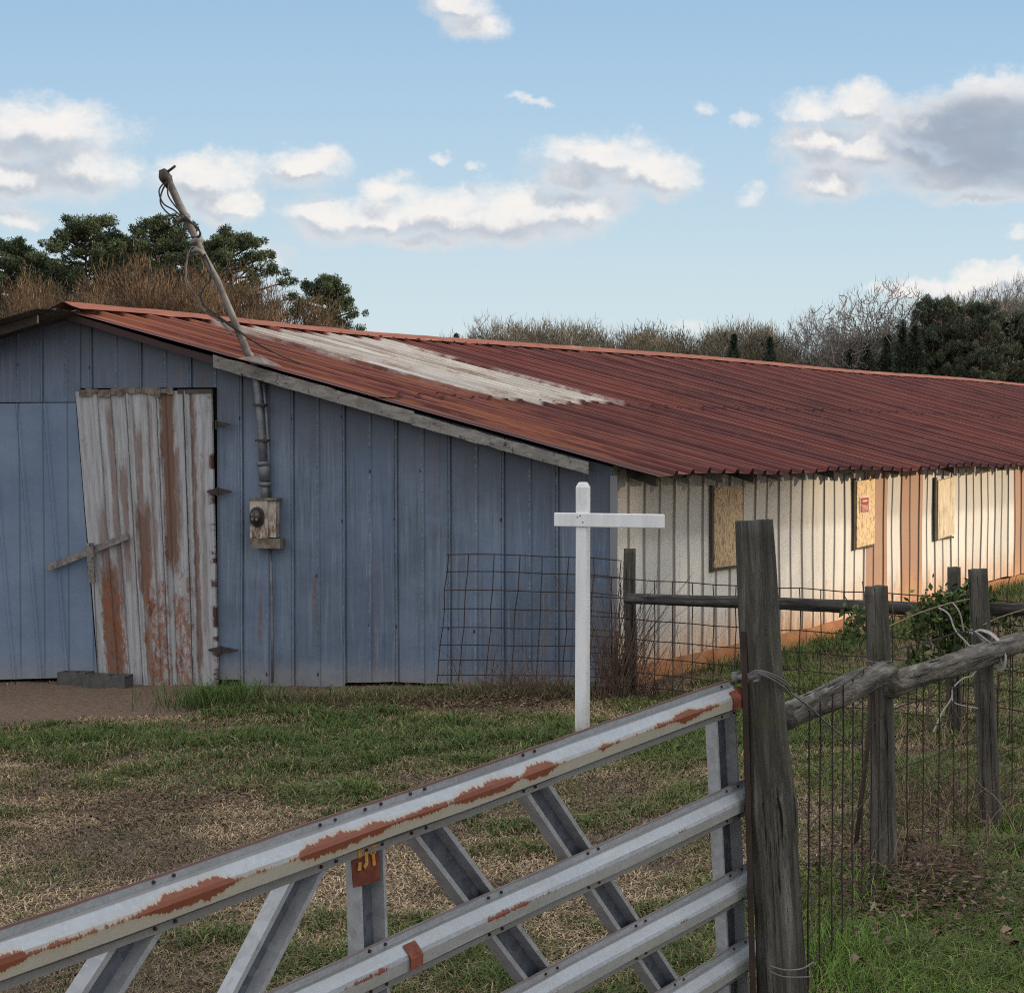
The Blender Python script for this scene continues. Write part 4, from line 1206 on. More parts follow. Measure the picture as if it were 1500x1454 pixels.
# wires tied round the gate post
mb = MB()
for k, dy in enumerate((0, 3, 7)):
    mb.tube(smooth_pts([at(1098, 986+dy*.4, 6.62), at(1110, 982+dy*.5, 6.56), at(1128, 986+dy, 6.56), at(1150, 998+dy*1.4, 6.64), at(1158, 1010+dy*1.3, 6.75)]), .0035, 5)
mb.tube(smooth_pts([at(1155, 1012, 6.75), at(1185, 1035, 6.9), at(1230, 1075, 7.5), at(1272, 1104, 8.3)]), .0045, 5)
mb.tube(smooth_pts([at(1128, 1414, 6.55), at(1150, 1420, 6.54), at(1175, 1418, 6.58), at(1192, 1408, 6.66)]), .0035, 5)
mb.tube(smooth_pts([at(1128, 1422, 6.55), at(1150, 1430, 6.54), at(1190, 1430, 6.6)]), .003, 5)
o = mb.build('tie_wire', 'wire', None, True); single(o); tag(o, 'twisted steel wires wrapped round the thick gate post', 'wire')
mb = MB()
mb.tube(smooth_pts([at(1268, 967, 8.4), at(1285, 970, 8.36), at(1304, 968, 8.42), at(1305, 964, 8.5)]), .0035, 5)
o = mb.build('tie_wire', 'wire', None, True); single(o); tag(o, 'thin wire wound round the middle post', 'wire')
# rusty pole leaning on middle post
mb = MB(); mb.tube([at(1278, 1000, 8.3), at(1270, 1100, 8.2), at(1254, 1235, 8.05)], [.012, .011, .01], 7)
mb.tube([at(1272, 1060, 8.2), at(1262, 1150, 8.1), at(1255, 1230, 8.0)], .004, 5)
o = mb.build('iron_rod', 'rustwire', None, True); single(o); tag(o, 'rusty rod leaning against the middle fence post', 'rod')
# pale coil
mb = MB()
for k in range(5):
    s = k*2.2; Yk = 9.75-k*.01
    mb.tube(smooth_pts([at(1416+s, 926+s*.3, Yk), at(1424, 924-s*.2, Yk), at(1440+s, 940, Yk), at(1452+s*1.2, 965-s, Yk), at(1464+s*.5, 982-s, Yk-.02), at(1472, 976-s, Yk-.03), at(1473-s*.2, 955, Yk-.03), at(1464, 938+s*.5, Yk), at(1452, 926+s*.5, Yk+.1), at(1436, 922+s*.2, Yk+.03), at(1418+s, 925, Yk)]), .0042, 5)
mb.tube(smooth_pts([at(1458, 942, 9.72), at(1436, 944, 9.72), at(1418, 948, 9.7), at(1409, 960, 9.7)]), .005, 5)
mb.tube(smooth_pts([at(1375, 890, 9.6), at(1390, 900, 9.6), at(1400, 924, 9.6), at(1420, 946, 9.6), at(1431, 970, 9.6), at(1426, 988, 9.6), at(1410, 994, 9.6), at(1396, 1008, 9.6), at(1394, 1022, 9.6), at(1380, 1044, 9.6), at(1367, 1072, 9.6)]), .0048, 5)
mb.tube(smooth_pts([at(1394, 1018, 9.6), at(1400, 1030, 9.6), at(1432, 1037, 9.65)]), .004, 5)
mb.tube(smooth_pts([at(1396, 883, 9.65), at(1406, 898, 9.65), at(1412, 926, 9.7)]), .0045, 5)
o = mb.build('wire_coil', 'pale', None, True); single(o); tag(o, 'coil of pale wire hanging over the post and rail', 'wire coil')
mb = MB()
mb.tube(smooth_pts([at(1300, 918, 8.6), at(1345, 898, 9.2), at(1385, 885, 9.6), at(1420, 877, 9.8)]), .004, 5)
mb.tube(smooth_pts([at(1440, 915, 9.8), at(1475, 900, 10.2), at(1530, 885, 10.8)]), .0035, 5)
o = mb.build('fence_wire', 'straw', None, True); single(o); tag(o, 'loose strand of wire stretched between the middle post and the coil post', 'wire')

# wire mesh
def mesh_panel(name, cols, rowsz, P, r, m, label, group, jit=.01, seed=0):
    """cols list of s (m), rowsz list of z; P(s,z)->point"""
    mb = MB(); r_ = random.Random(seed)
    for s in cols:
        pts = []
        o = r_.uniform(-jit, jit)
        for z in rowsz: pts.append(P(s+o+r_.uniform(-jit, jit)*.5, z))
        mb.tube(pts, r, 4, False)
    for z in rowsz:
        mb.tube([P(s, z+.012*mnoise.noise((s*1.3, z, seed))) for s in cols], r, 4, False)
    o = mb.build(name, m, None); single(o); tag(o, label, 'wire fence', group); return o
# against the gable
ua0 = Gu(640, 900, .35)[0]; ua1 = Gu(905, 900, .35)[0]
colsA = [ua0+(ua1-ua0)*i/7 for i in range(8)]
def PA(s, z):
    k = (s-ua1)/(ua0-ua1)
    p = C0+dg*(s-.02*z*0)+ng*(.42-.18*z); p.z = z+gz(p.x, p.y)+.04*k*z
    return p+dg*(-.05*z*k)
mesh_panel('wire_fence', colsA, [.05, .14, .26, .38, .52, .67, .82, .97, 1.11], PA, .0042, 'rustwire', 'wire mesh panel leaning on the blue gable wall', None, .02, 3)
# back fence
def along(pts):
    seg = []; acc = 0
    for a, b_ in zip(pts[:-1], pts[1:]):
        d = (Vector(b_)-Vector(a)); d.z = 0; seg.append((acc, Vector(a), d.normalized(), d.length)); acc += d.length
    def P(s, z):
        for (a0, A_, d, L) in seg:
            if s <= a0+L or (a0, A_, d, L) == seg[-1]:
                p = A_+d*(s-a0); p.z = gz(p.x, p.y)+z; return p
    return P, acc
Q5 = at(1620, 1000, 12.1)
PBk, LB = along([(P0b.x-.35, P0b.y+.05, 0), (P0b.x, P0b.y-.05, 0), (P3b.x, P3b.y+.06, 0), (Q5.x, Q5.y, 0)])
nb = int(LB/.19)
mesh_panel('wire_fence', [LB*i/nb for i in range(nb+1)], [.03, .12, .23, .36, .5, .66, .82, .98], PBk, .0042, 'rustwire', 'rusty wire mesh fence running from the barn corner behind the gate post', None, .012, 5)
Q6 = at(1660, 1150, 12.0)
PFr, LFn = along([(P1b.x+.09, P1b.y+.1, 0), (P2b.x, P2b.y+.06, 0), (P4b.x+.0, P4b.y+.06, 0), (Q6.x, Q6.y, 0)])
nf = int(LFn/.24)
mesh_panel('wire_fence', [LFn*i/nf for i in range(nf+1)], [.02, .13, .25, .38, .52, .67, .82, .97, 1.1], PFr, .0034, 'rustwire', 'rusty wire mesh fence below the split rails', None, .02, 6)

# ------------------------------------------------------------------ ground
def axis(lo, hi, step, far):
    c = list(np.arange(lo, hi+1e-6, step)); a, s = hi, step
    up = []
    while a < far: s *= 1.35; a += s; up.append(a)
    a, s = lo, step; dn = []
    while a > -far: s *= 1.35; a -= s; dn.append(a)
    return np.array(dn[::-1]+c+up)
xs = axis(-6, 8, .07, 1500); ys = axis(5, 24, .08, 1500)
Xg, Yg = np.meshgrid(xs, ys)
Zg = ground_z(Xg, Yg)
near = (Xg > -7) & (Xg < 9) & (Yg > 4) & (Yg < 25)
Zg = Zg+np.where(near, .02*(fbm(Xg*8, Yg*8, 3)-.5), 0)
V = np.stack([Xg.ravel(), Yg.ravel(), Zg.ravel()], 1)
ny, nx = Xg.shape
idx = np.arange(nx*ny).reshape(ny, nx)
Fq = np.stack([idx[:-1, :-1].ravel(), idx[:-1, 1:].ravel(), idx[1:, 1:].ravel(), idx[1:, :-1].ravel()], 1)
o = np_mesh('ground', V, [Fq], 'ground', None, None, True); tag(o, kind='structure')

# ------------------------------------------------------------------ grass
def px_of(x, y, z=0):
    """image position of a ground point, used only to know how far along the lawn it lies"""
    X = x; Yc = y*math.cos(PITCH)-(z-H)*math.sin(PITCH); Zc = y*math.sin(PITCH)+(z-H)*math.cos(PITCH)
    return 750+F*X/Yc, 727-F*Zc/Yc
def blob(x, y, cx, cy, rx, ry): return np.exp(-(((x-cx)/rx)**2+((y-cy)/ry)**2))
def lawn_fields(x, y):
    """green-ness 0..1, height m, density 0..1 in world metres"""
    n1 = fbm(x*.9+3, y*.9+8, 4); n2 = fbm(x*3.1+31, y*3.1+2, 3); n3 = fbm(x*.45+77, y*.45+12, 3)
    g = .16+2.2*(n1-.5)+1.5*(n2-.5)
    g = g+.62*blob(x, y, -1.8, 13.1, 3.6, .9)+.5*blob(x, y, 1.2, 13.0, 1.6, .9)+.35*blob(x, y, -.2, 11.0, 1.1, .7)
    g = g+.8*sst(x-(y*.11+.45), 0, .45)*(y < 12)+.6*sst((x-.844)*.842-(y-15.5)*.5395, .2, .9)*(y > 12.5)*(x > 1.2)
    g = g-.55*blob(x, y, -2.2, 10.4, 1.0, .9)-.45*blob(x, y, -1.6, 8.6, 1.2, 1.0)-.4*blob(x, y, .7, 11.4, .7, .5)
    g = np.clip(g, 0, 1)
    h = .020+.042*g+.045*n2*g
    d = np.clip(.35+.8*g+.6*(n3-.4), .12, 1)
    bare = np.hypot((x+4.1)*.42, (y-15.4)*.8)+.5*(n2-.5)
    d = d*sst(bare, .9, 1.15)
    return g, h, d
def inbarn(x, y):
    u = (x-C0.x)*dg.x+(y-C0.y)*dg.y; nn = (x-C0.x)*ng.x+(y-C0.y)*ng.y
    n2 = (x-C0.x)*nl.x+(y-C0.y)*nl.y
    return (nn < .06) & (n2 < .03)
def blades(name, x, y, h, w, lean, col, parent=None, label=None, curl=1.0, z0=None):
    n = len(x)
    z = ground_z(x, y)-.004 if z0 is None else z0
    th = rng.random(n)*2*np.pi
    wx, wy = np.cos(th)*w/2, np.sin(th)*w/2
    la = rng.random(n)*2*np.pi
    lx, ly = np.cos(la)*lean*h, np.sin(la)*lean*h
    V = np.zeros((n, 5, 3))
    V[:, 0] = np.stack([x-wx, y-wy, z], 1); V[:, 1] = np.stack([x+wx, y+wy, z], 1)
    mh = h*.55
    V[:, 2] = np.stack([x+wx*.7+lx*.3, y+wy*.7+ly*.3, z+mh], 1); V[:, 3] = np.stack([x-wx*.7+lx*.3, y-wy*.7+ly*.3, z+mh], 1)
    V[:, 4] = np.stack([x+lx, y+ly, z+np.maximum(h*(1-.35*lean*curl), .004)], 1)
    b = (np.arange(n)*5)[:, None]
    F4 = b+np.array([[0, 1, 2, 3]]); F3 = b+np.array([[3, 2, 4]])
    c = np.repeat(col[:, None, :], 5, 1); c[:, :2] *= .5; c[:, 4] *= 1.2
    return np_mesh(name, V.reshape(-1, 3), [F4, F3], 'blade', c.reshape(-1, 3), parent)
def sample(n, y0, y1, xpad=.3):
    yy = y0+(y1-y0)*rng.random(n)
    half = yy*(750/F)+xpad
    xx = (rng.random(n)*2-1)*half
    return xx, yy
def green_cols(n, g, bright):
    a = np.array([.055, .095, .024]); b = np.array([.155, .19, .055]); s = np.array([.39, .29, .165])
    t = np.clip(rng.random(n)*.8+bright, 0, 1)[:, None]
    c = a*(1-t)+b*t
    dead = (rng.random(n) > .22+.75*g)[:, None]
    dd = s*(.35+.8*rng.random(n))[:, None]
    c = np.where(dead, dd, c)
    return c*(.8+.4*rng.random((n, 1)))
allx, ally = [], []
for (y0, y1, n) in ((6.0, 9.0, 150000), (9.0, 12.0, 150000), (12.0, 17.0, 150000), (17, 30, 40000)):
    x, y = sample(n, y0, y1); allx.append(x); ally.append(y)
for (y0, y1, n) in ((4.0, 10.0, 80000), (10.0, 20.0, 110000)):      # margins beyond the picture's edges
    yy = y0+(y1-y0)*rng.random(n); e = yy*(750/F)+.25+3.2*rng.random(n)
    allx.append(np.where(rng.random(n) < .6, e, -e)); ally.append(yy)
x = np.concatenate(allx); y = np.concatenate(ally)
k = ~inbarn(x, y); x, y = x[k], y[k]
g, h, d = lawn_fields(x, y)
k = rng.random(len(x)) < d; x, y, g, h = x[k], y[k], g[k], h[k]
n = len(x)
h = h*(.5+1.0*rng.random(n)); lean = .4+1.3*rng.random(n)
lean = np.where(g < .3, lean*1.5, lean)
w = .0034+.00040*y
bright = .35*(fbm(x*.8+5, y*.8+50)-.4)+.25*(x > .8)
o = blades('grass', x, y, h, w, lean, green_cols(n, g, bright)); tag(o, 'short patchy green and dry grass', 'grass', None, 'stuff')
# dry thatch litter lying flat
x, y = sample(190000, 6.2, 15.5); k = ~inbarn(x, y); x, y = x[k], y[k]
g, _, d = lawn_fields(x, y); bare = np.hypot((x+4.1)*.42, (y-15.4)*.8)
k = (rng.random(len(x)) < (1.0-.75*g)*(.25+.9*sst(fbm(x*1.4+9, y*1.4+60, 4), .36, .55))) & (bare > .95); x, y = x[k], y[k]; n = len(x)
tone = .5+1.25*sst(fbm(x*1.4+9, y*1.4+60, 4), .3, .68)
cc = np.array([.40, .29, .18])*(.2+.95*rng.random((n, 1)))*tone[:, None]
o = blades('dry_thatch', x, y, .02+.035*rng.random(n), .0034+.0004*y, 1.6+1.2*rng.random(n), cc, curl=.9); tag(o, 'dry brown clippings lying among the grass', 'dry grass', None, 'stuff')
# taller grass clumps
def clump(cx, cy, rx, ry, n, h0, h1, cols, lean=.7, w=.006):
    x = cx+rx*rng.normal(size=n)*.5; y = cy+ry*rng.normal(size=n)*.5
    k = ~inbarn(x, y); x, y = x[k], y[k]; n = len(x)
    hh = h0+(h1-h0)*rng.random(n)
    ci = rng.integers(0, len(cols), n); c = np.array(cols)[ci]*(.6+.8*rng.random((n, 1)))
    return x, y, hh, np.full(n, w), lean*(.3+rng.random(n)), c
GR = [(.055, .11, .025), (.11, .18, .04), (.075, .135, .03)]
GB = [(.15, .27, .05), (.24, .33, .07), (.11, .20, .04)]
ST = [(.20, .15, .09), (.26, .20, .12), (.12, .085, .055)]
def multi(name, specs, label, cat):
    L_ = [clump(*s) for s in specs]
    a = [np.concatenate([q[i] for q in L_]) for i in range(6)]
    o = blades(name, *a[:2], a[2], a[3], a[4], a[5]); tag(o, label, cat, None, 'stuff'); return o
def gnd(px, py): 
    p = hit(px, py, Vector((0, 0, 0)), UP); return p.x, p.y
a = gnd(325, 1022); specs = [(a[0], a[1], .5, .35, 900, .12, .32, GR, .9, .006)]
for px in range(430, 900, 30):
    a = gnd(px, 1018); specs.append((a[0], a[1], .35, .25, 200, .05, .16, GR+ST, 1.0, .006))
for px in range(340, 900, 20):
    a = gnd(px, 1024); specs.append((a[0], a[1], .3, .35, 150, .05, .2, ST+ST+GR, 1.5, .005))
for px, py, k_ in ((600, 1062, 700), (250, 1060, 500), (340, 1085, 500), (480, 1095, 700), (560, 1120, 400), (880, 1080, 500), (940, 1100, 700), (1010, 1060, 700), (130, 1078, 500), (700, 1075, 600), (390, 1130, 500), (230, 1140, 350)):
    a = gnd(px, py); specs.append((a[0], a[1], .9, .5, k_, .04, .10, GR, .9, .006))
specs.append((cb.x, cb.y-.03, .3, .25, 320, .05, .17, GR+ST, .9, .006))
multi('tall_grass', specs, 'taller green and straw grass tufts along the barn foot', 'grass')
specs = []
for px, py, k_, h1 in ((1215, 1400, 900, .2), (1230, 1320, 500, .26), (1180, 1454, 500, .14), (1340, 1454, 900, .1), (1450, 1380, 1200, .1), (1420, 1300, 900, .1), (1490, 1280, 900, .1), (1330, 1400, 500, .1), (1480, 1454, 900, .09), (1390, 1450, 600, .1), (1260, 1454, 500, .12), (1100, 1330, 300, .12), (1480, 1215, 600, .12), (1120, 1100, 200, .08)):
    a = gnd(px, py); specs.append((a[0], a[1], .34, .5, k_, .05, h1, GB if py > 1200 else GR, .8, .0048))
multi('fence_grass', specs, 'fresh green grass growing under the fence on the right', 'grass')

# scattered small leaf faces
def leaves(name, c, r, n, size, cols, label, cat, kind=None, m='leafv', flat=0., group=None, shell=None, parent=None):
    P = c+rng.normal(size=(n, 3))*np.array(r)*.55
    if flat: P[:, 2] = ground_z(P[:, 0], P[:, 1])+.01+np.abs(rng.normal(size=n))*flat
    a = rng.normal(size=(n, 3)); a /= np.linalg.norm(a, axis=1)[:, None]
    b = np.cross(a, rng.normal(size=(n, 3))); b /= np.linalg.norm(b, axis=1)[:, None]
    if flat: a[:, 2] *= .35; b[:, 2] *= .35
    s = (size*(.5+rng.random(n)))[:, None]
    V = np.stack([P-a*s, P+b*s*.5, P+a*s, P-b*s*.5], 1)
    ci = rng.integers(0, len(cols), n); cc = np.array(cols)[ci]*(.5+1.0*rng.random((n, 1)))
    Fq = (np.arange(n)*4)[:, None]+np.array([[0, 1, 2, 3]])
    o = np_mesh(name, V.reshape(-1, 3), [Fq], m, np.repeat(cc[:, None], 4, 1).reshape(-1, 3), parent)
    if label: tag(o, label, cat, group, kind)
    return o
DL_ = [(.09, .05, .032), (.13, .08, .05), (.05, .032, .024), (.19, .13, .085)]
sx, sy = gnd(1330, 1310)
leaves('dead_leaves', np.array([sx, sy, 0]), (.46, .8, .1), 6000, .019, DL_, 'heap of brown dead leaves at the foot of the middle post', 'leaves', 'stuff', flat=.07)
DR = [(.16, .09, .055), (.10, .06, .04), (.21, .15, .09), (.07, .045, .032)]
for (px, py, rx, ry, n, lb_) in ((640, 1030, 1.5, .5, 5200, 'reddish brown leaf litter along the foot of the blue wall'), (60, 1180, .9, .9, 1300, 'dark brown litter on the worn ground at the left'), (330, 1170, .7, .45, 800, 'dark brown litter in the middle of the worn lawn')):
    sx, sy = gnd(px, py)
    leaves('leaf_litter', np.array([sx, sy, 0]), (rx, ry, .1), n, .017, DR, lb_, 'leaves', 'stuff', flat=.025)
ol = []
for (px, py) in ((1285, 1375), (1300, 1398), (1470, 1388), (1375, 1390), (1290, 1352), (1262, 1425), (1480, 1400)):
    gx_, gy_ = gnd(px, py); ol.append((gx_, gy_))
V_, Fv, cv = [], [], []
for i, (a, b2) in enumerate(ol):
    for j in range(5):
        th = j*1.25+i; r_ = .035
        z = gz(a, b2)+.02+.01*j
        c = (a+.02*math.cos(th), b2+.02*math.sin(th))
        base = len(V_)
        for q in range(7):
            t = th+q*math.tau/7; rr = r_*(1 if q % 2 else .65)
            V_.append((c[0]+rr*math.cos(t), c[1]+rr*math.sin(t), z+.02*math.sin(t*2+j)))
            cv.append(np.array(((.30, .19, .14), (.22, .10, .07), (.34, .27, .21))[(i+j) % 3]))
        Fv.append([base+q for q in range(7)])
o = np_mesh('large_dead_leaves', np.array(V_), [np.array(Fv)], 'leafv', np.array(cv)); tag(o, 'large pale dead leaves lying in the grass on the right', 'leaves', None, 'stuff')

# tangle of thin stems
def tangle(name, specs, m, label, cat, kind=None, group=None, seed=0):
    """specs: (cx,cy,z0,rx,ry,height,n,rad,wild)"""
    r_ = random.Random(seed); mb = MB()
    for (cx, cy, z0, rx, ry, hh, n, rad, wild) in specs:
        for _ in range(n):
            x, y = cx+r_.gauss(0, rx*.5), cy+r_.gauss(0, ry*.5)
            p = Vector((x, y, gz(x, y)+z0)); d = Vector((r_.gauss(0, .35)*wild, r_.gauss(0, .35)*wild, 1)).normalized()
            L = hh*r_.uniform(.4, 1.1); pts = [p.copy()]
            for i in range(6):
                p = p+d*(L/6); d = (d+Vector((r_.gauss(0, .28), r_.gauss(0, .28), r_.gauss(-.05*wild, .2)))*wild).normalized()
                pts.append(p.copy())
            mb.tube(pts, [rad*(1-.12*i) for i in range(7)], 3, False)
    o = mb.build(name, m, None); single(o); tag(o, label, cat, group, kind); return o
a = gnd(765, 1022); b_ = gnd(800, 1020)
tangle('dead_bush', [(a[0], a[1]-.1, 0, .45, .2, .36, 260, .0032, 1.3), (b_[0]-.1, b_[1], 0, .3, .15, .95, 12, .004, .45), (a[0]-.25, a[1], 0, .3, .15, .6, 18, .0035, .7)], 'vine', 'dry brown bush growing through the wire panel by the blue wall', 'dead bush', seed=2)
tangle('dead_vine', [(P0b.x-.12, P0b.y-.08, 0, .13, .1, 1.1, 110, .005, .5), (P0b.x+.02, P0b.y-.1, 0, .3, .1, .6, 120, .004, 1.0), (P0b.x+.25, P0b.y-.1, 0, .35, .1, .9, 16, .0035, .7)], 'vine', 'dry brown vine climbing the post at the barn corner', 'dead vine', seed=5)
a = gnd(1380, 1200); b_ = gnd(1330, 1290); c_ = gnd(1400, 1100)
tangle('dry_weeds', [(a[0], a[1], 0, .6, .7, .40, 170, .003, 1.1), (b_[0], b_[1], 0, .5, .35, .22, 260, .003, 1.5), (c_[0], c_[1], 0, .7, .8, .32, 130, .0035, 1.1), (P2b.x, P2b.y, 0, .3, .2, .45, 60, .0026, 1.2)], 'straw', 'dry weeds tangled in the wire fence on the right', 'weeds', 'stuff', seed=8)
tangle('brown_weeds', [(a[0], a[1], 0, .5, .6, .45, 90, .0034, 1.0), (b_[0], b_[1], 0, .4, .35, .25, 200, .0034, 1.5), (P2b.x+.15, P2b.y+.6, 0, .5, .5, .7, 30, .003, .6), (P4b.x, P4b.y+.5, 0, .8, .6, .7, 40, .003, .7)], 'vine', 'dark brown stems among the weeds by the fence', 'weeds', 'stuff', seed=9)
# green vine on the far fence
gv = thing('green_vine', 'green leafy vine tangled over the far fence rail and post', 'vine', (P3b.x, P3b.y, gz(P3b.x, P3b.y)))
VG = [(.05, .085, .022), (.085, .125, .035), (.035, .06, .018), (.12, .14, .05)]
cs_ = []
V_all = []
for (px, py, n, rx, rz) in ((1397, 888, 330, .19, .11), (1372, 902, 170, .17, .08), (1408, 915, 220, .16, .14), (1350, 925, 60, .14, .08), (1475, 905, 120, .36, .08), (1420, 870, 150, .12, .07), (1390, 950, 90, .12, .16), (1255, 905, 60, .08, .1), (1255, 930, 60, .12, .08), (1345, 960, 60, .1, .12)):
    p = at(px, py, 12.7); cs_.append((p, n, rx, rz))
for p, n, rx, rz in cs_:
    c = np.array([p.x-P3b.x, p.y-P3b.y, p.z-gz(P3b.x, P3b.y)])
    o = leaves('foliage', c, (rx, .15, rz), int(n*2.2), .024, VG, None, None, parent=gv)
mb = MB()
for k in range(26):
    p = Vector((P3b.x+rnd.gauss(-.1, .25), P3b.y+rnd.gauss(-.1, .1), gz(P3b.x, P3b.y))); pts = [p.copy()]
    for i in range(7): p = p+Vector((rnd.gauss(0, .05), rnd.gauss(0, .03), .14+rnd.gauss(0, .02))); pts.append(p.copy())
    mb.tube(pts, .005, 3, False)
mb.build('stems', 'vine', gv)
# low undergrowth along the long wall
for j in range(1):
    xs_, ys_, hs_, ws_, ls_, cs2 = [], [], [], [], [], []
    for k in range(34):
        u = 1.6+k*.42; p = Lw(u, 0, .35+.2*math.sin(k*1.7))
        q = clump(p.x, p.y, .5, .4, 170, .05, .22, GR+[(.12, .15, .05)], 1.0, .009)
        for L_, v_ in zip((xs_, ys_, hs_, ws_, ls_, cs2), q): L_.append(v_)
    o = blades('wall_grass', *[np.concatenate(v_) for v_ in (xs_, ys_, hs_, ws_, ls_, cs2)]); tag(o, 'green weeds along the foot of the cream wall', 'weeds', None, 'stuff')

# ------------------------------------------------------------------ trees
def make_branches(seed, height, spread, levels, trunk_r, up=.35, first=.3, fork=3, minr=.02, wob=.18, lenk=.72):
    r_ = random.Random(seed); mb = MB(); tips = []
    def grow(p, d, L, r, lv):
        n = 4; pts = [p.copy()]; rs = [r]
        for i in range(n):
            d = (d+Vector((r_.gauss(0, wob), r_.gauss(0, wob), r_.gauss(0, wob)+up*.12))).normalized()
            p = p+d*(L/n); pts.append(p.copy()); rs.append(max(r*(1-.4*(i+1)/n), minr))
        mb.tube(pts, rs, 5 if lv < 2 else 3, False)
        if lv >= levels: tips.append(p.copy()); return
        nk = fork+(1 if r_.random() < .4 else 0)
        for j in range(nk):
            t = 1.0 if j == 0 else r_.uniform(.35, 1)
            q = pts[min(int(t*n), n)]
            ang = r_.uniform(.25, .95)*spread*(.55 if j == 0 else 1); az = r_.uniform(0, math.tau)
            s = d.orthogonal().normalized(); s2 = d.cross(s)
            nd = (d*math.cos(ang)+(s*math.cos(az)+s2*math.sin(az))*math.sin(ang)); nd.z += up*.35
            grow(q.copy(), nd.normalized(), L*lenk*r_.uniform(.75, 1.15), rs[min(int(t*n), n)]*.62, lv+1)
    grow(Vector((0, 0, 0)), Vector((0, 0, 1)), height*first, trunk_r, 0)
    return mb, tips
def twig_haze(tips, n, r, length, width, cols, name, parent):
    T = np.array([tuple(t) for t in tips]); c0 = T.mean(0); P = T[rng.integers(0, len(T), n)]+rng.normal(size=(n, 3))*r
    a = (P-c0)/np.linalg.norm(P-c0, axis=1)[:, None]*.5+np.array([0, 0, .75])+rng.normal(size=(n, 3))*.42; a /= np.linalg.norm(a, axis=1)[:, None]
    b = np.cross(a, rng.normal(size=(n, 3))); b /= np.linalg.norm(b, axis=1)[:, None]
    L = (length*(.4+rng.random(n)))[:, None]
    V = np.stack([P-b*width/2, P+b*width/2, P+a*L], 1)
    ci = rng.integers(0, len(cols), n); cc = np.array(cols)[ci]*(.5+rng.random((n, 1)))
    return np_mesh(name, V.reshape(-1, 3), [(np.arange(n)*3)[:, None]+np.array([[0, 1, 2]])], 'leafv', np.repeat(cc[:, None], 3, 1).reshape(-1, 3), parent)
def tips_leaves(tips, n, r, size, cols, name, parent, m='leafv', flatz=1.):
    T = np.array([tuple(t) for t in tips]); P = T[rng.integers(0, len(T), n)]+rng.normal(size=(n, 3))*r*np.array([1, 1, flatz])
    a = rng.normal(size=(n, 3)); a /= np.linalg.norm(a, axis=1)[:, None]
    b = np.cross(a, rng.normal(size=(n, 3))); b /= np.linalg.norm(b, axis=1)[:, None]
    s = (size*(.5+rng.random(n)))[:, None]
    V = np.stack([P-a*s, P+b*s*.6, P+a*s, P-b*s*.6], 1)
    ci = rng.integers(0, len(cols), n); cc = np.array(cols)[ci]*(.5+rng.random((n, 1)))
    return np_mesh(name, V.reshape(-1, 3), [(np.arange(n)*4)[:, None]+np.array([[0, 1, 2, 3]])], m, np.repeat(cc[:, None], 4, 1).reshape(-1, 3), parent)
NEED = [(.055, .080, .038), (.080, .108, .048), (.038, .058, .030), (.115, .135, .065)]
TREES = []
def proto_pine(seed, height, rad, crown0=.45, dens=1.0, cols=NEED):
    """loblolly-like: bare lower trunk, separate rounded needle masses on limbs"""
    r_ = random.Random(seed); root = thing('pine_tree', None, None, (0, 0, 0))
    mb = MB(); pts = []; p = Vector((0, 0, 0))
    for i in range(9):
        pts.append(p.copy()); p = p+Vector((r_.gauss(0, .12), r_.gauss(0, .12), height/8.3))
    mb.tube(pts, [.28*(1-.1*i) for i in range(9)], 7, False)
    cl = []
    def trunk_at(t):
        k = min(t*8, 7.999); i = int(k); return pts[i].lerp(pts[i+1], k-i)
    nb = int(50*dens)
    for i in range(nb):
        t = crown0+(1-crown0)*(i/(nb-1))**.9
        prof = math.sin(min(1, (1-t)/(1-crown0)*1.15+.16)*math.pi*.62)
        L = rad*max(prof, .22)*r_.uniform(.45, 1.2); az = i*2.4+r_.uniform(-.5, .5)
        q = trunk_at(t); d = Vector((math.cos(az), math.sin(az), r_.uniform(.1, .5)))
        e = q+d*L; mid = q.lerp(e, .5)+UP*r_.uniform(-.2, .1)
        mb.tube([q, mid, e], [.11, .08, .05], 4, False)
        cl.append((e, .42+.3*r_.random())); cl.append((mid+Vector((r_.gauss(0, .3), r_.gauss(0, .3), .25)), .45*r_.uniform(.6, 1.1)))
        for _ in range(2): cl.append((e+Vector((r_.gauss(0, .42), r_.gauss(0, .42), r_.gauss(0, .24))), r_.uniform(.25, .42)))
    cl.append((pts[-1], .8))
    k = mb.build('trunk', 'barkpine', root)
    Vs, Cs = [], []
    for c, rr in cl:
        n = int(520*rr)
        u = rng.normal(size=(n, 3)); u /= np.linalg.norm(u, axis=1)[:, None]
        P = np.array(tuple(c))+u*(rr*(.35+.75*rng.random((n, 1))))*np.array([1.1, 1.1, .85])
        a = u+rng.normal(size=(n, 3))*.6; a /= np.linalg.norm(a, axis=1)[:, None]
        b = np.cross(a, rng.normal(size=(n, 3))); b /= np.linalg.norm(b, axis=1)[:, None]
        s = (.15*(.5+rng.random(n)))[:, None]
        Vs.append(np.stack([P-b*s*.32, P+b*s*.32, P+a*s], 1))
        ci = rng.integers(0, len(cols), n); Cs.append(np.array(cols)[ci]*(.55+.9*rng.random((n, 1)))*(1+.35*u[:, 2:3]))
    V = np.concatenate(Vs); C = np.concatenate(Cs); n = len(V)
    np_mesh('crown', V.reshape(-1, 3), [(np.arange(n)*3)[:, None]+np.array([[0, 1, 2]])], 'leafv', np.repeat(C[:, None], 3, 1).reshape(-1, 3), root)
    return root
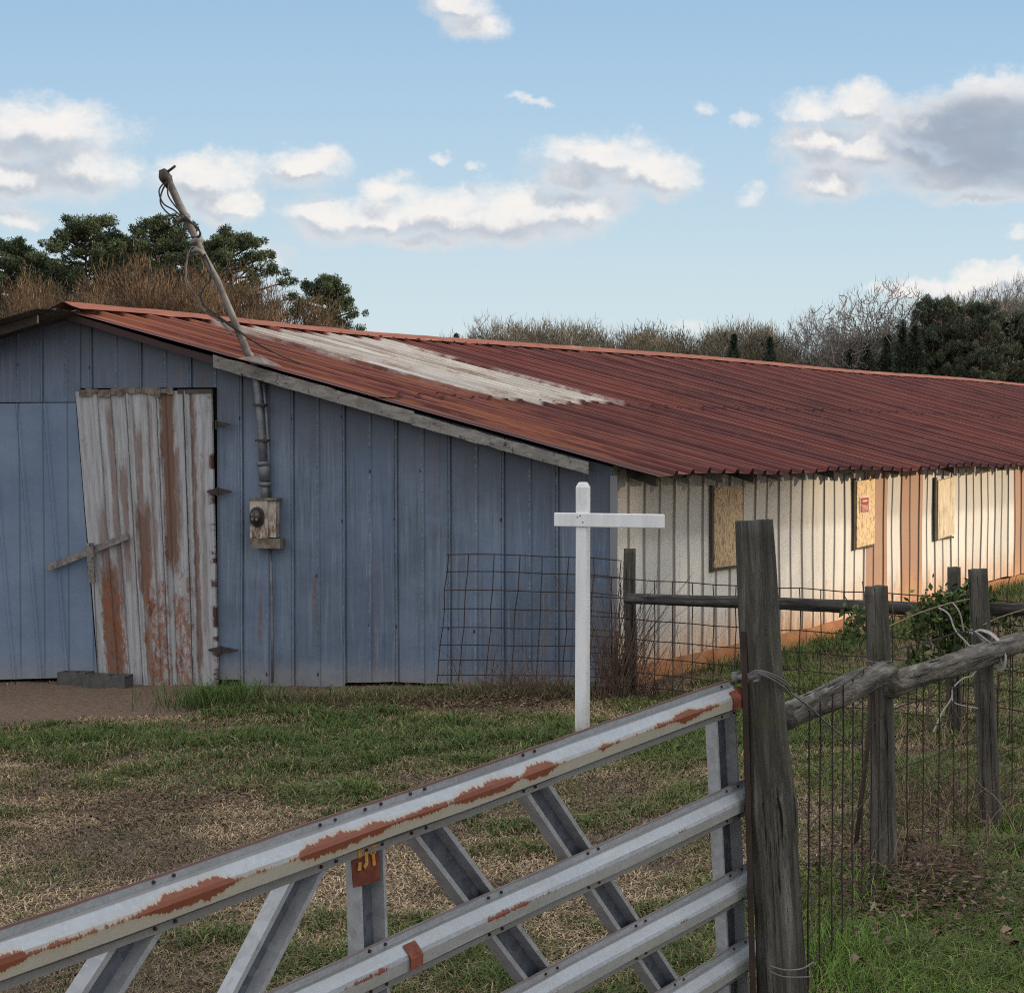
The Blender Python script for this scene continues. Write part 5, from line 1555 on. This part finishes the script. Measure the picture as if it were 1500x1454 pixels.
def proto_bare(seed, height, spread, m='twig', buds=None, levels=6, **kw):
    root = thing('bare_tree', None, None, (0, 0, 0))
    mb, tips = make_branches(seed, height, spread, levels, height*.016, **kw)
    zmax = max(v[2] for v in mb.v); k = height/zmax
    mb.v = [(v[0]*k, v[1]*k, v[2]*k) for v in mb.v]; tips = [t*k for t in tips]
    mb.build('branches', m, root)
    if buds: twig_haze(tips, buds[0], buds[1], buds[2][0], buds[2][1], buds[3], 'crown', root)
    return root
def proto_crown(seed, height, rx, rz, n, m='twig', base=.3, tipr=.04, haze=None, cz=None):
    root = thing('bare_tree', None, None, (0, 0, 0)); r = np.random.default_rng(seed)
    cz = cz or height-rz
    u = r.normal(size=(n, 3)); u /= np.linalg.norm(u, axis=1)[:, None]
    T = u*np.array([rx, rx, rz])*(r.random((n, 1))**.42)*(1+.12*np.sin(u[:, :1]*5+seed)); T[:, 2] += cz
    T = T[T[:, 2] > height*base]
    o0 = np.array([0, 0, height*base]); T = T[np.argsort(np.linalg.norm(T-o0, axis=1))]
    nodes = [np.array([0, 0, 0.]), o0*.5, o0]; dist = [0, 0, 0.]
    mb = MB(); mb.tube([(0, 0, 0), tuple(o0*.5+np.array([.1, 0, 0])), tuple(o0)], [height*.017, height*.015, height*.012], 6, False)
    dmax = math.hypot(rx, rz)*1.5
    for q in T:
        N_ = np.array(nodes); d = np.linalg.norm(N_-q, axis=1)+.25*np.array(dist)
        k = int(np.argmin(d)); p = N_[k]; L = np.linalg.norm(q-p)
        if L < .15: continue
        out = (p-o0); mid = p*.5+q*.5+np.array([0, 0, -.06*L])+r.normal(size=3)*.05*L
        f = lambda dd: max(tipr, height*.011*(1-min(dd/dmax, 1))**1.6)
        mb.tube([tuple(p), tuple(mid), tuple(q)], [f(dist[k]), f(dist[k]+L*.5), f(dist[k]+L)], 3, False)
        nodes += [mid, q]; dist += [dist[k]+L*.5, dist[k]+L]
    mb.build('branches', m, root)
    tips = [Vector(p) for p, dd in zip(nodes[3:], dist[3:])]
    if haze: twig_haze(tips, haze[0], haze[1], haze[2][0], haze[2][1], haze[3], 'twigs', root)
    return root
def proto_cone(seed, height, rad, cols):
    root = thing('conifer', None, None, (0, 0, 0)); r_ = random.Random(seed)
    mb = MB(); mb.tube([(0, 0, 0), (0, 0, height)], [.2, .03], 6, False); mb.build('trunk', 'barkpine', root)
    n = int(2600*height/10)
    t = rng.random(n)**.8; z = height*(.12+.88*t)
    lay = .75+.35*np.sin(z*3.3+rng.random(n)*.6); R_ = rad*(1-t)**1.05*lay+.06
    az = rng.random(n)*math.tau; rr = R_*(.25+.85*rng.random(n)**.7)*(1+.32*np.sin(az*3+z*1.3))*(1+.25*np.sin(az*5-z*2.1))
    P = np.stack([np.cos(az)*rr, np.sin(az)*rr, z-rr*.25], 1)
    a = np.stack([np.cos(az), np.sin(az), rng.normal(size=n)*.5+.1], 1); a /= np.linalg.norm(a, axis=1)[:, None]
    b = np.cross(a, rng.normal(size=(n, 3))); b /= np.linalg.norm(b, axis=1)[:, None]
    s = (.26*(.5+rng.random(n)))[:, None]
    V = np.stack([P-b*s*.35, P+b*s*.35, P+a*s], 1)
    C = np.array(cols)[rng.integers(0, len(cols), n)]*(.5+rng.random((n, 1)))
    np_mesh('crown', V.reshape(-1, 3), [(np.arange(n)*3)[:, None]+np.array([[0, 1, 2]])], 'leafv', np.repeat(C[:, None], 3, 1).reshape(-1, 3), root)
    return root
USED = set()
def place(proto, x, y, s, rz, label, cat, group, name=None, sz=None):
    if proto.name not in USED: r_ = proto; USED.add(proto.name)
    else:
        r_ = proto.copy(); COL.objects.link(r_)
        for ch in proto.children:
            c = ch.copy(); COL.objects.link(c); c.parent = r_
    r_.location = (x, y, gz(x, y) if abs(x) < 1400 else 0); r_.scale = (s, s, sz or s); r_.rotation_euler = (0, 0, rz)
    for k_ in ('label', 'category', 'group'):
        if k_ in r_: del r_[k_]
    tag(r_, label, cat, group); return r_
def ptop(px, py, Y, proto_h): 
    p = at(px, py, Y); return p.x, Y, p.z/proto_h
PN = [proto_pine(1, 20, 4.2, .5, 1.2), proto_pine(2, 20, 4.2, .5, 1.2), proto_pine(3, 20, 5.2, .35, 1.7), proto_pine(4, 16, 3.2, .55)]
lab = ['tall pine with a rounded crown, second from the left behind the barn', 'pine between the two tallest crowns, just left of the mast', 'broad pine to the right of the mast', 'small lone pine standing apart with open sky on both sides']
for (px, py, Y, pi, rz, lb_, ph) in ((125, 312, 150, 0, .3, lab[0], 20), (222, 314, 152, 1, 1.2, lab[1], 20), (335, 335, 148, 2, .4, lab[2], 20), (482, 403, 150, 3, 2.0, lab[3], 16),
                               (12, 345, 150, 0, 2.6, 'pine at the far left edge of the photo behind the barn', 20), (62, 372, 156, 1, 4.0, 'low pine between the leftmost pine and the tall rounded one', 20),
                               (176, 345, 158, 3, .9, 'small pine filling the gap between the two tallest pines', 16), (285, 352, 158, 1, 5.1, 'pine directly behind the leaning mast', 20),):
    x, y, s = ptop(px, py, Y, ph); place(PN[pi], x, y, s*(.8 if px == 482 else 1), rz, lb_, 'pine tree', 'pines behind the left of the barn', sz=s)
BUD = [(.14, .088, .05), (.11, .07, .042), (.18, .115, .06), (.08, .057, .04)]
BR = [proto_bare(21, 12, .75, 'twigbrown', (24000, .42, (.55, .045), BUD), 5, up=.5, fork=3), proto_bare(22, 12, .8, 'twigbrown', (24000, .48, (.55, .045), BUD), 5, up=.5, fork=3)]
k_ = 0
for (px, py, Y) in ((30, 425, 112), (75, 412, 112), (118, 410, 114), (160, 408, 112), (205, 385, 115), (240, 372, 114), (275, 390, 113), (315, 400, 113), (352, 418, 115), (385, 455, 112), (50, 420, 106), (140, 425, 106), (220, 405, 106), (300, 420, 106), (360, 446, 106), (95, 430, 104), (180, 432, 104), (260, 425, 104), (335, 440, 104), (512, 474, 130), (548, 482, 130)):
    x, y, s = ptop(px, py-2, Y, 12)
    lb_ = 'rust brown leafless tree in the thicket behind the left of the barn' if px < 440 else 'low brown leafless tree near the lone pine'
    place(BR[k_ % 2], x, y, s*1.0, k_*1.37, lb_, 'bare tree', 'brown trees behind the left of the barn' if px < 440 else 'brown trees by the lone pine'); k_ += 1
# right tree line
PALE = [(.24, .21, .18), (.17, .15, .13), (.12, .105, .09)]
OK = [proto_crown(31, 18, 5.2, 5.6, 700, 'twig', .34, .042, (2600, .3, (.8, .05), PALE)), proto_crown(33, 14, 1.7, 5.0, 240, 'twig', .2, .036, (900, .25, (.8, .045), PALE)), proto_crown(35, 14, 2.8, 4.4, 420, 'twig', .25, .04, (3200, .5, (.8, .06), [(.18, .145, .10), (.13, .115, .08), (.23, .18, .12), (.10, .105, .065)])), proto_crown(36, 14, 2.3, 3.8, 300, 'bark', .25, .04, (4500, .55, (.6, .07), [(.15, .125, .08), (.105, .115, .065), (.20, .145, .09)]))]
CN = [proto_cone(41, 12, 3.6, [(.07, .085, .045), (.09, .105, .055), (.05, .065, .038)]), proto_cone(43, 12, 3.6, [(.045, .06, .04), (.06, .075, .045), (.03, .042, .033)])]
DK = proto_pine(51, 16, 5.0, .12, 1.9, [(.05, .068, .048), (.075, .092, .052), (.034, .047, .038), (.12, .13, .065)])
Tl = 'distant tree line beyond the roof'
def top_line(x):
    pts = [(650, 492), (720, 482), (800, 480), (900, 482), (1000, 486), (1060, 480), (1150, 488), (1200, 478), (1230, 486), (1300, 484), (1345, 462), (1380, 448), (1440, 448), (1520, 440)]
    for a, b_ in zip(pts[:-1], pts[1:]):
        if a[0] <= x <= b_[0]: return a[1]+(b_[1]-a[1])*(x-a[0])/(b_[0]-a[0])
    return 480
r_ = random.Random(77)
for i in range(84):                                # brushy woods filling the line
    px = 655+i*10.4+r_.uniform(-7, 7); py = top_line(px)+r_.uniform(-12, 30)
    if 1140 < px < 1225: py += 34
    Y = 190+r_.uniform(-8, 8)
    x, y, s = ptop(px, py, Y, 14); place(OK[2+(i*7 % 5 > 2)], x, y, s, r_.uniform(0, 6), 'grey brown brushy tree in the distant wood beyond the roof', 'bare tree', 'brushy trees in the distant wood')
for i in range(5):
    px = 975+i*40+r_.uniform(-14, 14); py = top_line(px)+r_.uniform(2, 28)
    if px < 1000 and r_.random() < .3: continue
    x, y, s = ptop(px, py, 184+r_.uniform(-4, 10), 12); place(CN[0], x, y, s*r_.uniform(1.0, 1.7), r_.uniform(0, 6), 'small dark pointed conifer in the distant wood', 'conifer', 'pointed conifers in the distant wood', sz=s)
for px, py, s2 in ((668, 488, .7), (690, 494, .6)):
    x, y, s = ptop(px, py, 190, 12); place(CN[0], x, y, s*.9, 1, 'dark pointed conifer at the left end of the distant wood', 'conifer', 'pointed conifers at the left end of the wood', sz=s)
for px, py, w_ in ((722, 458, 0), (745, 464, 1), (770, 474, 1), (795, 476, 1), (830, 478, 1), (870, 482, 1), (905, 474, 1), (950, 474, 1), (1165, 466, 1), (1190, 455, 0), (1480, 412, 0), (1455, 422, 1), (1498, 396, 0), (1362, 436, 1), (1390, 436, 1)):
    x, y, s = ptop(px, py, 186, 14 if w_ else 18); place(OK[1] if w_ else OK[0], x, y, s*(1 if w_ else .7), px*.7, 'pale thin leafless tree rising above the distant wood', 'bare tree', 'pale leafless trees above the distant wood', sz=s)
for px, py, lb_, rz in ((1290, 408, 'large pale leafless tree with a wide round crown above the roof', .2), (1232, 444, 'leafless tree just left of the large round crowned one', 2.2), (1425, 424, 'leafless tree standing behind the dark evergreens', 4.1), (1345, 440, 'leafless tree between the round crowned tree and the evergreens', 1.1)):
    x, y, s = ptop(px, py, 180, 18); place(OK[0], x, y, s*1.0, rz, lb_, 'bare tree', None, sz=s)
for i, (px, py) in enumerate(((1340, 462), (1372, 450), (1405, 446), (1440, 452), (1475, 448), (1505, 445), (1322, 492), (1358, 482), (1395, 476), (1430, 480), (1470, 478), (1500, 470))):
    x, y, s = ptop(px, py-(-16, 12, -4, 6, -22)[i % 5], 174+(i % 3)*3, 16 if i % 2 else 12); place(DK if i % 2 else CN[1], x, y, s*(.70 if i % 2 else 1.0), i*1.1, 'dark evergreen in the dense stand at the right end of the wood', 'evergreen tree', 'dark evergreens at the right end of the wood', sz=s)
for px, py in ((1270, 500), (1300, 492), (1245, 512), (1075, 490), (1128, 494)):
    x, y, s = ptop(px, py, 177, 12); place(CN[1], x, y, s*.9, px, 'dark bushy conifer below the leafless crowns', 'conifer', 'bushy conifers in the distant wood', sz=s)
for o_ in PN+BR+OK+CN+[DK]:
    pass
# trees added out of frame on the right to shade the yard
SH = 'unseen shade trees right of the yard'
SUN_AZ = Vector((1.0, .06, 0)).normalized()
for i in range(9):
    yy = -3+i*1.55
    place(DK, 30+(i % 3)*2.5, yy, .72, i*.9, 'unseen dark evergreen added right of the fence to shade the yard', 'evergreen tree', SH)
for i in range(5):
    place(OK[2], 26+(i % 2)*3, 11.2+i*1.9, .62, i*1.3, 'unseen leafless tree added right of the yard to dapple the sun', 'bare tree', 'unseen leafless shade trees right of the yard')

# ------------------------------------------------------------------ light and sky
ELEV = 11.0
sv = Vector((SUN_AZ.x*math.cos(R(ELEV)), SUN_AZ.y*math.cos(R(ELEV)), math.sin(R(ELEV))))
sun = bpy.data.objects.new('sun', bpy.data.lights.new('sun', 'SUN')); COL.objects.link(sun)
sun.data.energy = 4.3; sun.data.angle = R(1.2); sun.data.color = (1, .79, .54)
sun.rotation_euler = sv.to_track_quat('Z', 'Y').to_euler()

world = bpy.data.worlds.new('World'); scene.world = world; world.use_nodes = True
t = NT(world.node_tree); bg = world.node_tree.nodes['Background']
sky = world.node_tree.nodes.new('ShaderNodeTexSky'); sky.sky_type = 'NISHITA'; sky.sun_disc = False
sky.sun_elevation = R(ELEV); sky.sun_rotation = math.atan2(SUN_AZ.x, SUN_AZ.y)
sky.air_density = 1.0; sky.dust_density = .6; sky.ozone_density = 2.0
g = bpy.data.node_groups.new('cloud_density', 'ShaderNodeTree')
g.interface.new_socket('Dir', in_out='INPUT', socket_type='NodeSocketVector'); g.interface.new_socket('D', in_out='OUTPUT', socket_type='NodeSocketFloat')
gi = g.nodes.new('NodeGroupInput'); go = g.nodes.new('NodeGroupOutput'); q = NT(g)
BL = [(60, 200, 120, 42), (20, 262, 90, 34), (115, 250, 80, 40), (20, 320, 60, 18), (305, 262, 72, 36), (335, 298, 50, 24), (290, 240, 40, 20), (445, 246, 62, 27), (592, 262, 30, 20), (570, 280, 40, 18), (650, 230, 22, 10),
      (480, 322, 65, 30), (560, 318, 70, 30), (650, 315, 90, 36), (745, 318, 100, 42), (840, 310, 70, 28), (890, 300, 42, 26), (625, 352, 70, 14), (880, 232, 85, 30), (845, 262, 60, 24), (950, 255, 58, 32), (700, 248, 18, 8),
      (675, 8, 50, 26), (692, 38, 44, 24), (1185, 165, 45, 24), (1255, 158, 50, 28), (1205, 215, 60, 38), (1275, 228, 55, 36), (1215, 270, 62, 28), (1330, 238, 50, 22), (1365, 190, 95, 40), (1430, 160, 70, 40), (1440, 215, 120, 60), (1480, 250, 110, 44), (1460, 125, 60, 16), (1390, 262, 110, 26), (1430, 295, 80, 10), (1500, 180, 90, 60),
      (1105, 290, 32, 15), (1098, 177, 26, 12), (1038, 160, 26, 9), (780, 148, 42, 8), (1400, 418, 110, 14), (1480, 400, 70, 16), (400, 372, 34, 16), (1492, 338, 22, 14), (1010, 480, 26, 9)]
acc = None
for (x0, y0, rx, ry) in BL:
    c = ((x0-750)/F, (644-y0)/F); k = (F/(rx*1.14), F/(ry*1.18))
    v = q.vm('MULTIPLY_ADD', gi.outputs[0], (k[0], k[1], 0), (-c[0]*k[0], -c[1]*k[1], 0))
    dd = q.m('SUBTRACT', .35 if rx*ry < 620 else (.75 if rx*ry < 1100 else 1), q.vm('DOT_PRODUCT', v, v, out=1))
    acc = dd if acc is None else (lambda a_, b2: q.m('SMOOTH_MAX', a_, b2, .35))(acc, dd)
g.links.new(acc, go.inputs[0])
dirv = t.coord('Generated')
dx, dy, dz = t.sep(dirv)
ysafe = t.m('MAXIMUM', t.m('ABSOLUTE', dy), .05)
P = t.comb(t.m('DIVIDE', dx, ysafe), t.m('DIVIDE', dz, ysafe), 0)
wn = t.noise(P, 26, 6, .62, 0, True)
wn2 = t.noise(P, 90, 5, .65, 0, True)
Pw = t.vm('ADD', P, t.vm('ADD', t.vm('MULTIPLY', t.vm('SUBTRACT', wn, (.5, .5, .5)), (.034, .022, 0)), t.vm('MULTIPLY', t.vm('SUBTRACT', wn2, (.5, .5, .5)), (.012, .010, 0))))
def dens(v):
    n = t.n.new('ShaderNodeGroup'); n.node_tree = g; t.l.new(v, n.inputs[0]); return n.outputs[0]
D = dens(Pw); D2 = dens(t.vm('ADD', Pw, (.006, .011, 0)))
fine = t.noise(P, 60, 7, .6)
Dn = t.m('ADD', D, t.m('MULTIPLY', t.m('SUBTRACT', fine, .5), 1.5))
wisp = t.noise(t.mul(P, (1, 2.2, 1)), 38, 6, .68)
mask = t.m('MULTIPLY', t.ss(t.m('ADD', Dn, t.m('MULTIPLY', t.m('SUBTRACT', wisp, .5), 1.6)), -.60, 1.0), t.m('ADD', .75, t.m('MULTIPLY', wisp, .45)))
lit = t.ss(t.m('ADD', t.m('SUBTRACT', D, D2), t.m('MULTIPLY', t.m('SUBTRACT', fine, .5), .7)), -.08, .50)
thick = t.ss(D, .35, 1.0)
px_, py_, _ = t.sep(P)
darkr = t.m('MULTIPLY', t.ss(t.m('ADD', px_, t.m('MULTIPLY', t.m('SUBTRACT', fine, .5), .08)), .185, .235), t.m('MULTIPLY', t.ss(py_, .128, .15), t.m('SUBTRACT', 1, t.ss(py_, .178, .195))))
shade = t.m('MULTIPLY', t.m('SUBTRACT', 1, lit), t.m('ADD', .50, t.m('MULTIPLY', thick, .5)))
cc_ = t.mix(shade, (.95, .91, .87), (.50, .545, .62))
cc_ = t.mix(t.m('MULTIPLY', darkr, t.m('ADD', .35, t.m('MULTIPLY', thick, .55))), cc_, (.33, .385, .48))
skyc = t.mix(1.0, sky.outputs[0], (1, 1, 1), 'MULTIPLY')
SKS = .12
skym = t.vm('SCALE', skyc); skym.node.inputs['Scale'].default_value = SKS
# haze of high thin cloud evens the blue
el = t.ss(py_, .0, .24)
haze = t.ramp(t.m('MULTIPLY', py_, 4.0), [(0, (.78, .87, .90)), (.35, (.64, .79, .88)), (.7, (.47, .67, .86)), (1, (.36, .57, .81))])
skyh = t.mix(.85, skym, haze)
up_only = t.ss(dz, -.02, .02)
final = t.mix(t.m('MULTIPLY', mask, t.m('MULTIPLY', .93, up_only)), skyh, cc_)
rear = t.m('MULTIPLY', t.m('SUBTRACT', 1, t.ss(t.m('SUBTRACT', dy, t.m('MULTIPLY', t.m('MAXIMUM', dz, 0), .9)), -.25, .35)), t.ss(dz, -.05, .05))
rearc = t.mix(t.ss(t.noise(dirv, 3.5, 3), .4, .62), (1.0, 1.0, 1.02), (1.36, 1.34, 1.34))  # unseen bright cloud cover added behind the camera to lift the ambient light
final = t.mix(t.m('MULTIPLY', rear, .85), final, rearc)
final = t.mix(t.ss(t.m('MULTIPLY', dz, -1), .0, .03), final, (.16, .14, .11))
t.l.new(final, bg.inputs['Color']); bg.inputs['Strength'].default_value = 1.0

scene.view_settings.view_transform = 'Standard'; scene.view_settings.look = 'None'
scene.view_settings.exposure = 0
world.cycles.sampling_method = 'MANUAL'; world.cycles.sample_map_resolution = 256
scene.cycles.filter_width = 1.1; scene.cycles.use_denoising = False
scene.cycles.max_bounces = 5; scene.cycles.diffuse_bounces = 3; scene.cycles.glossy_bounces = 2
for o_ in scene.objects:
    if '_org' in o_: del o_['_org']
print('verts', sum(len(o_.data.vertices) for o_ in scene.objects if o_.type == 'MESH'))
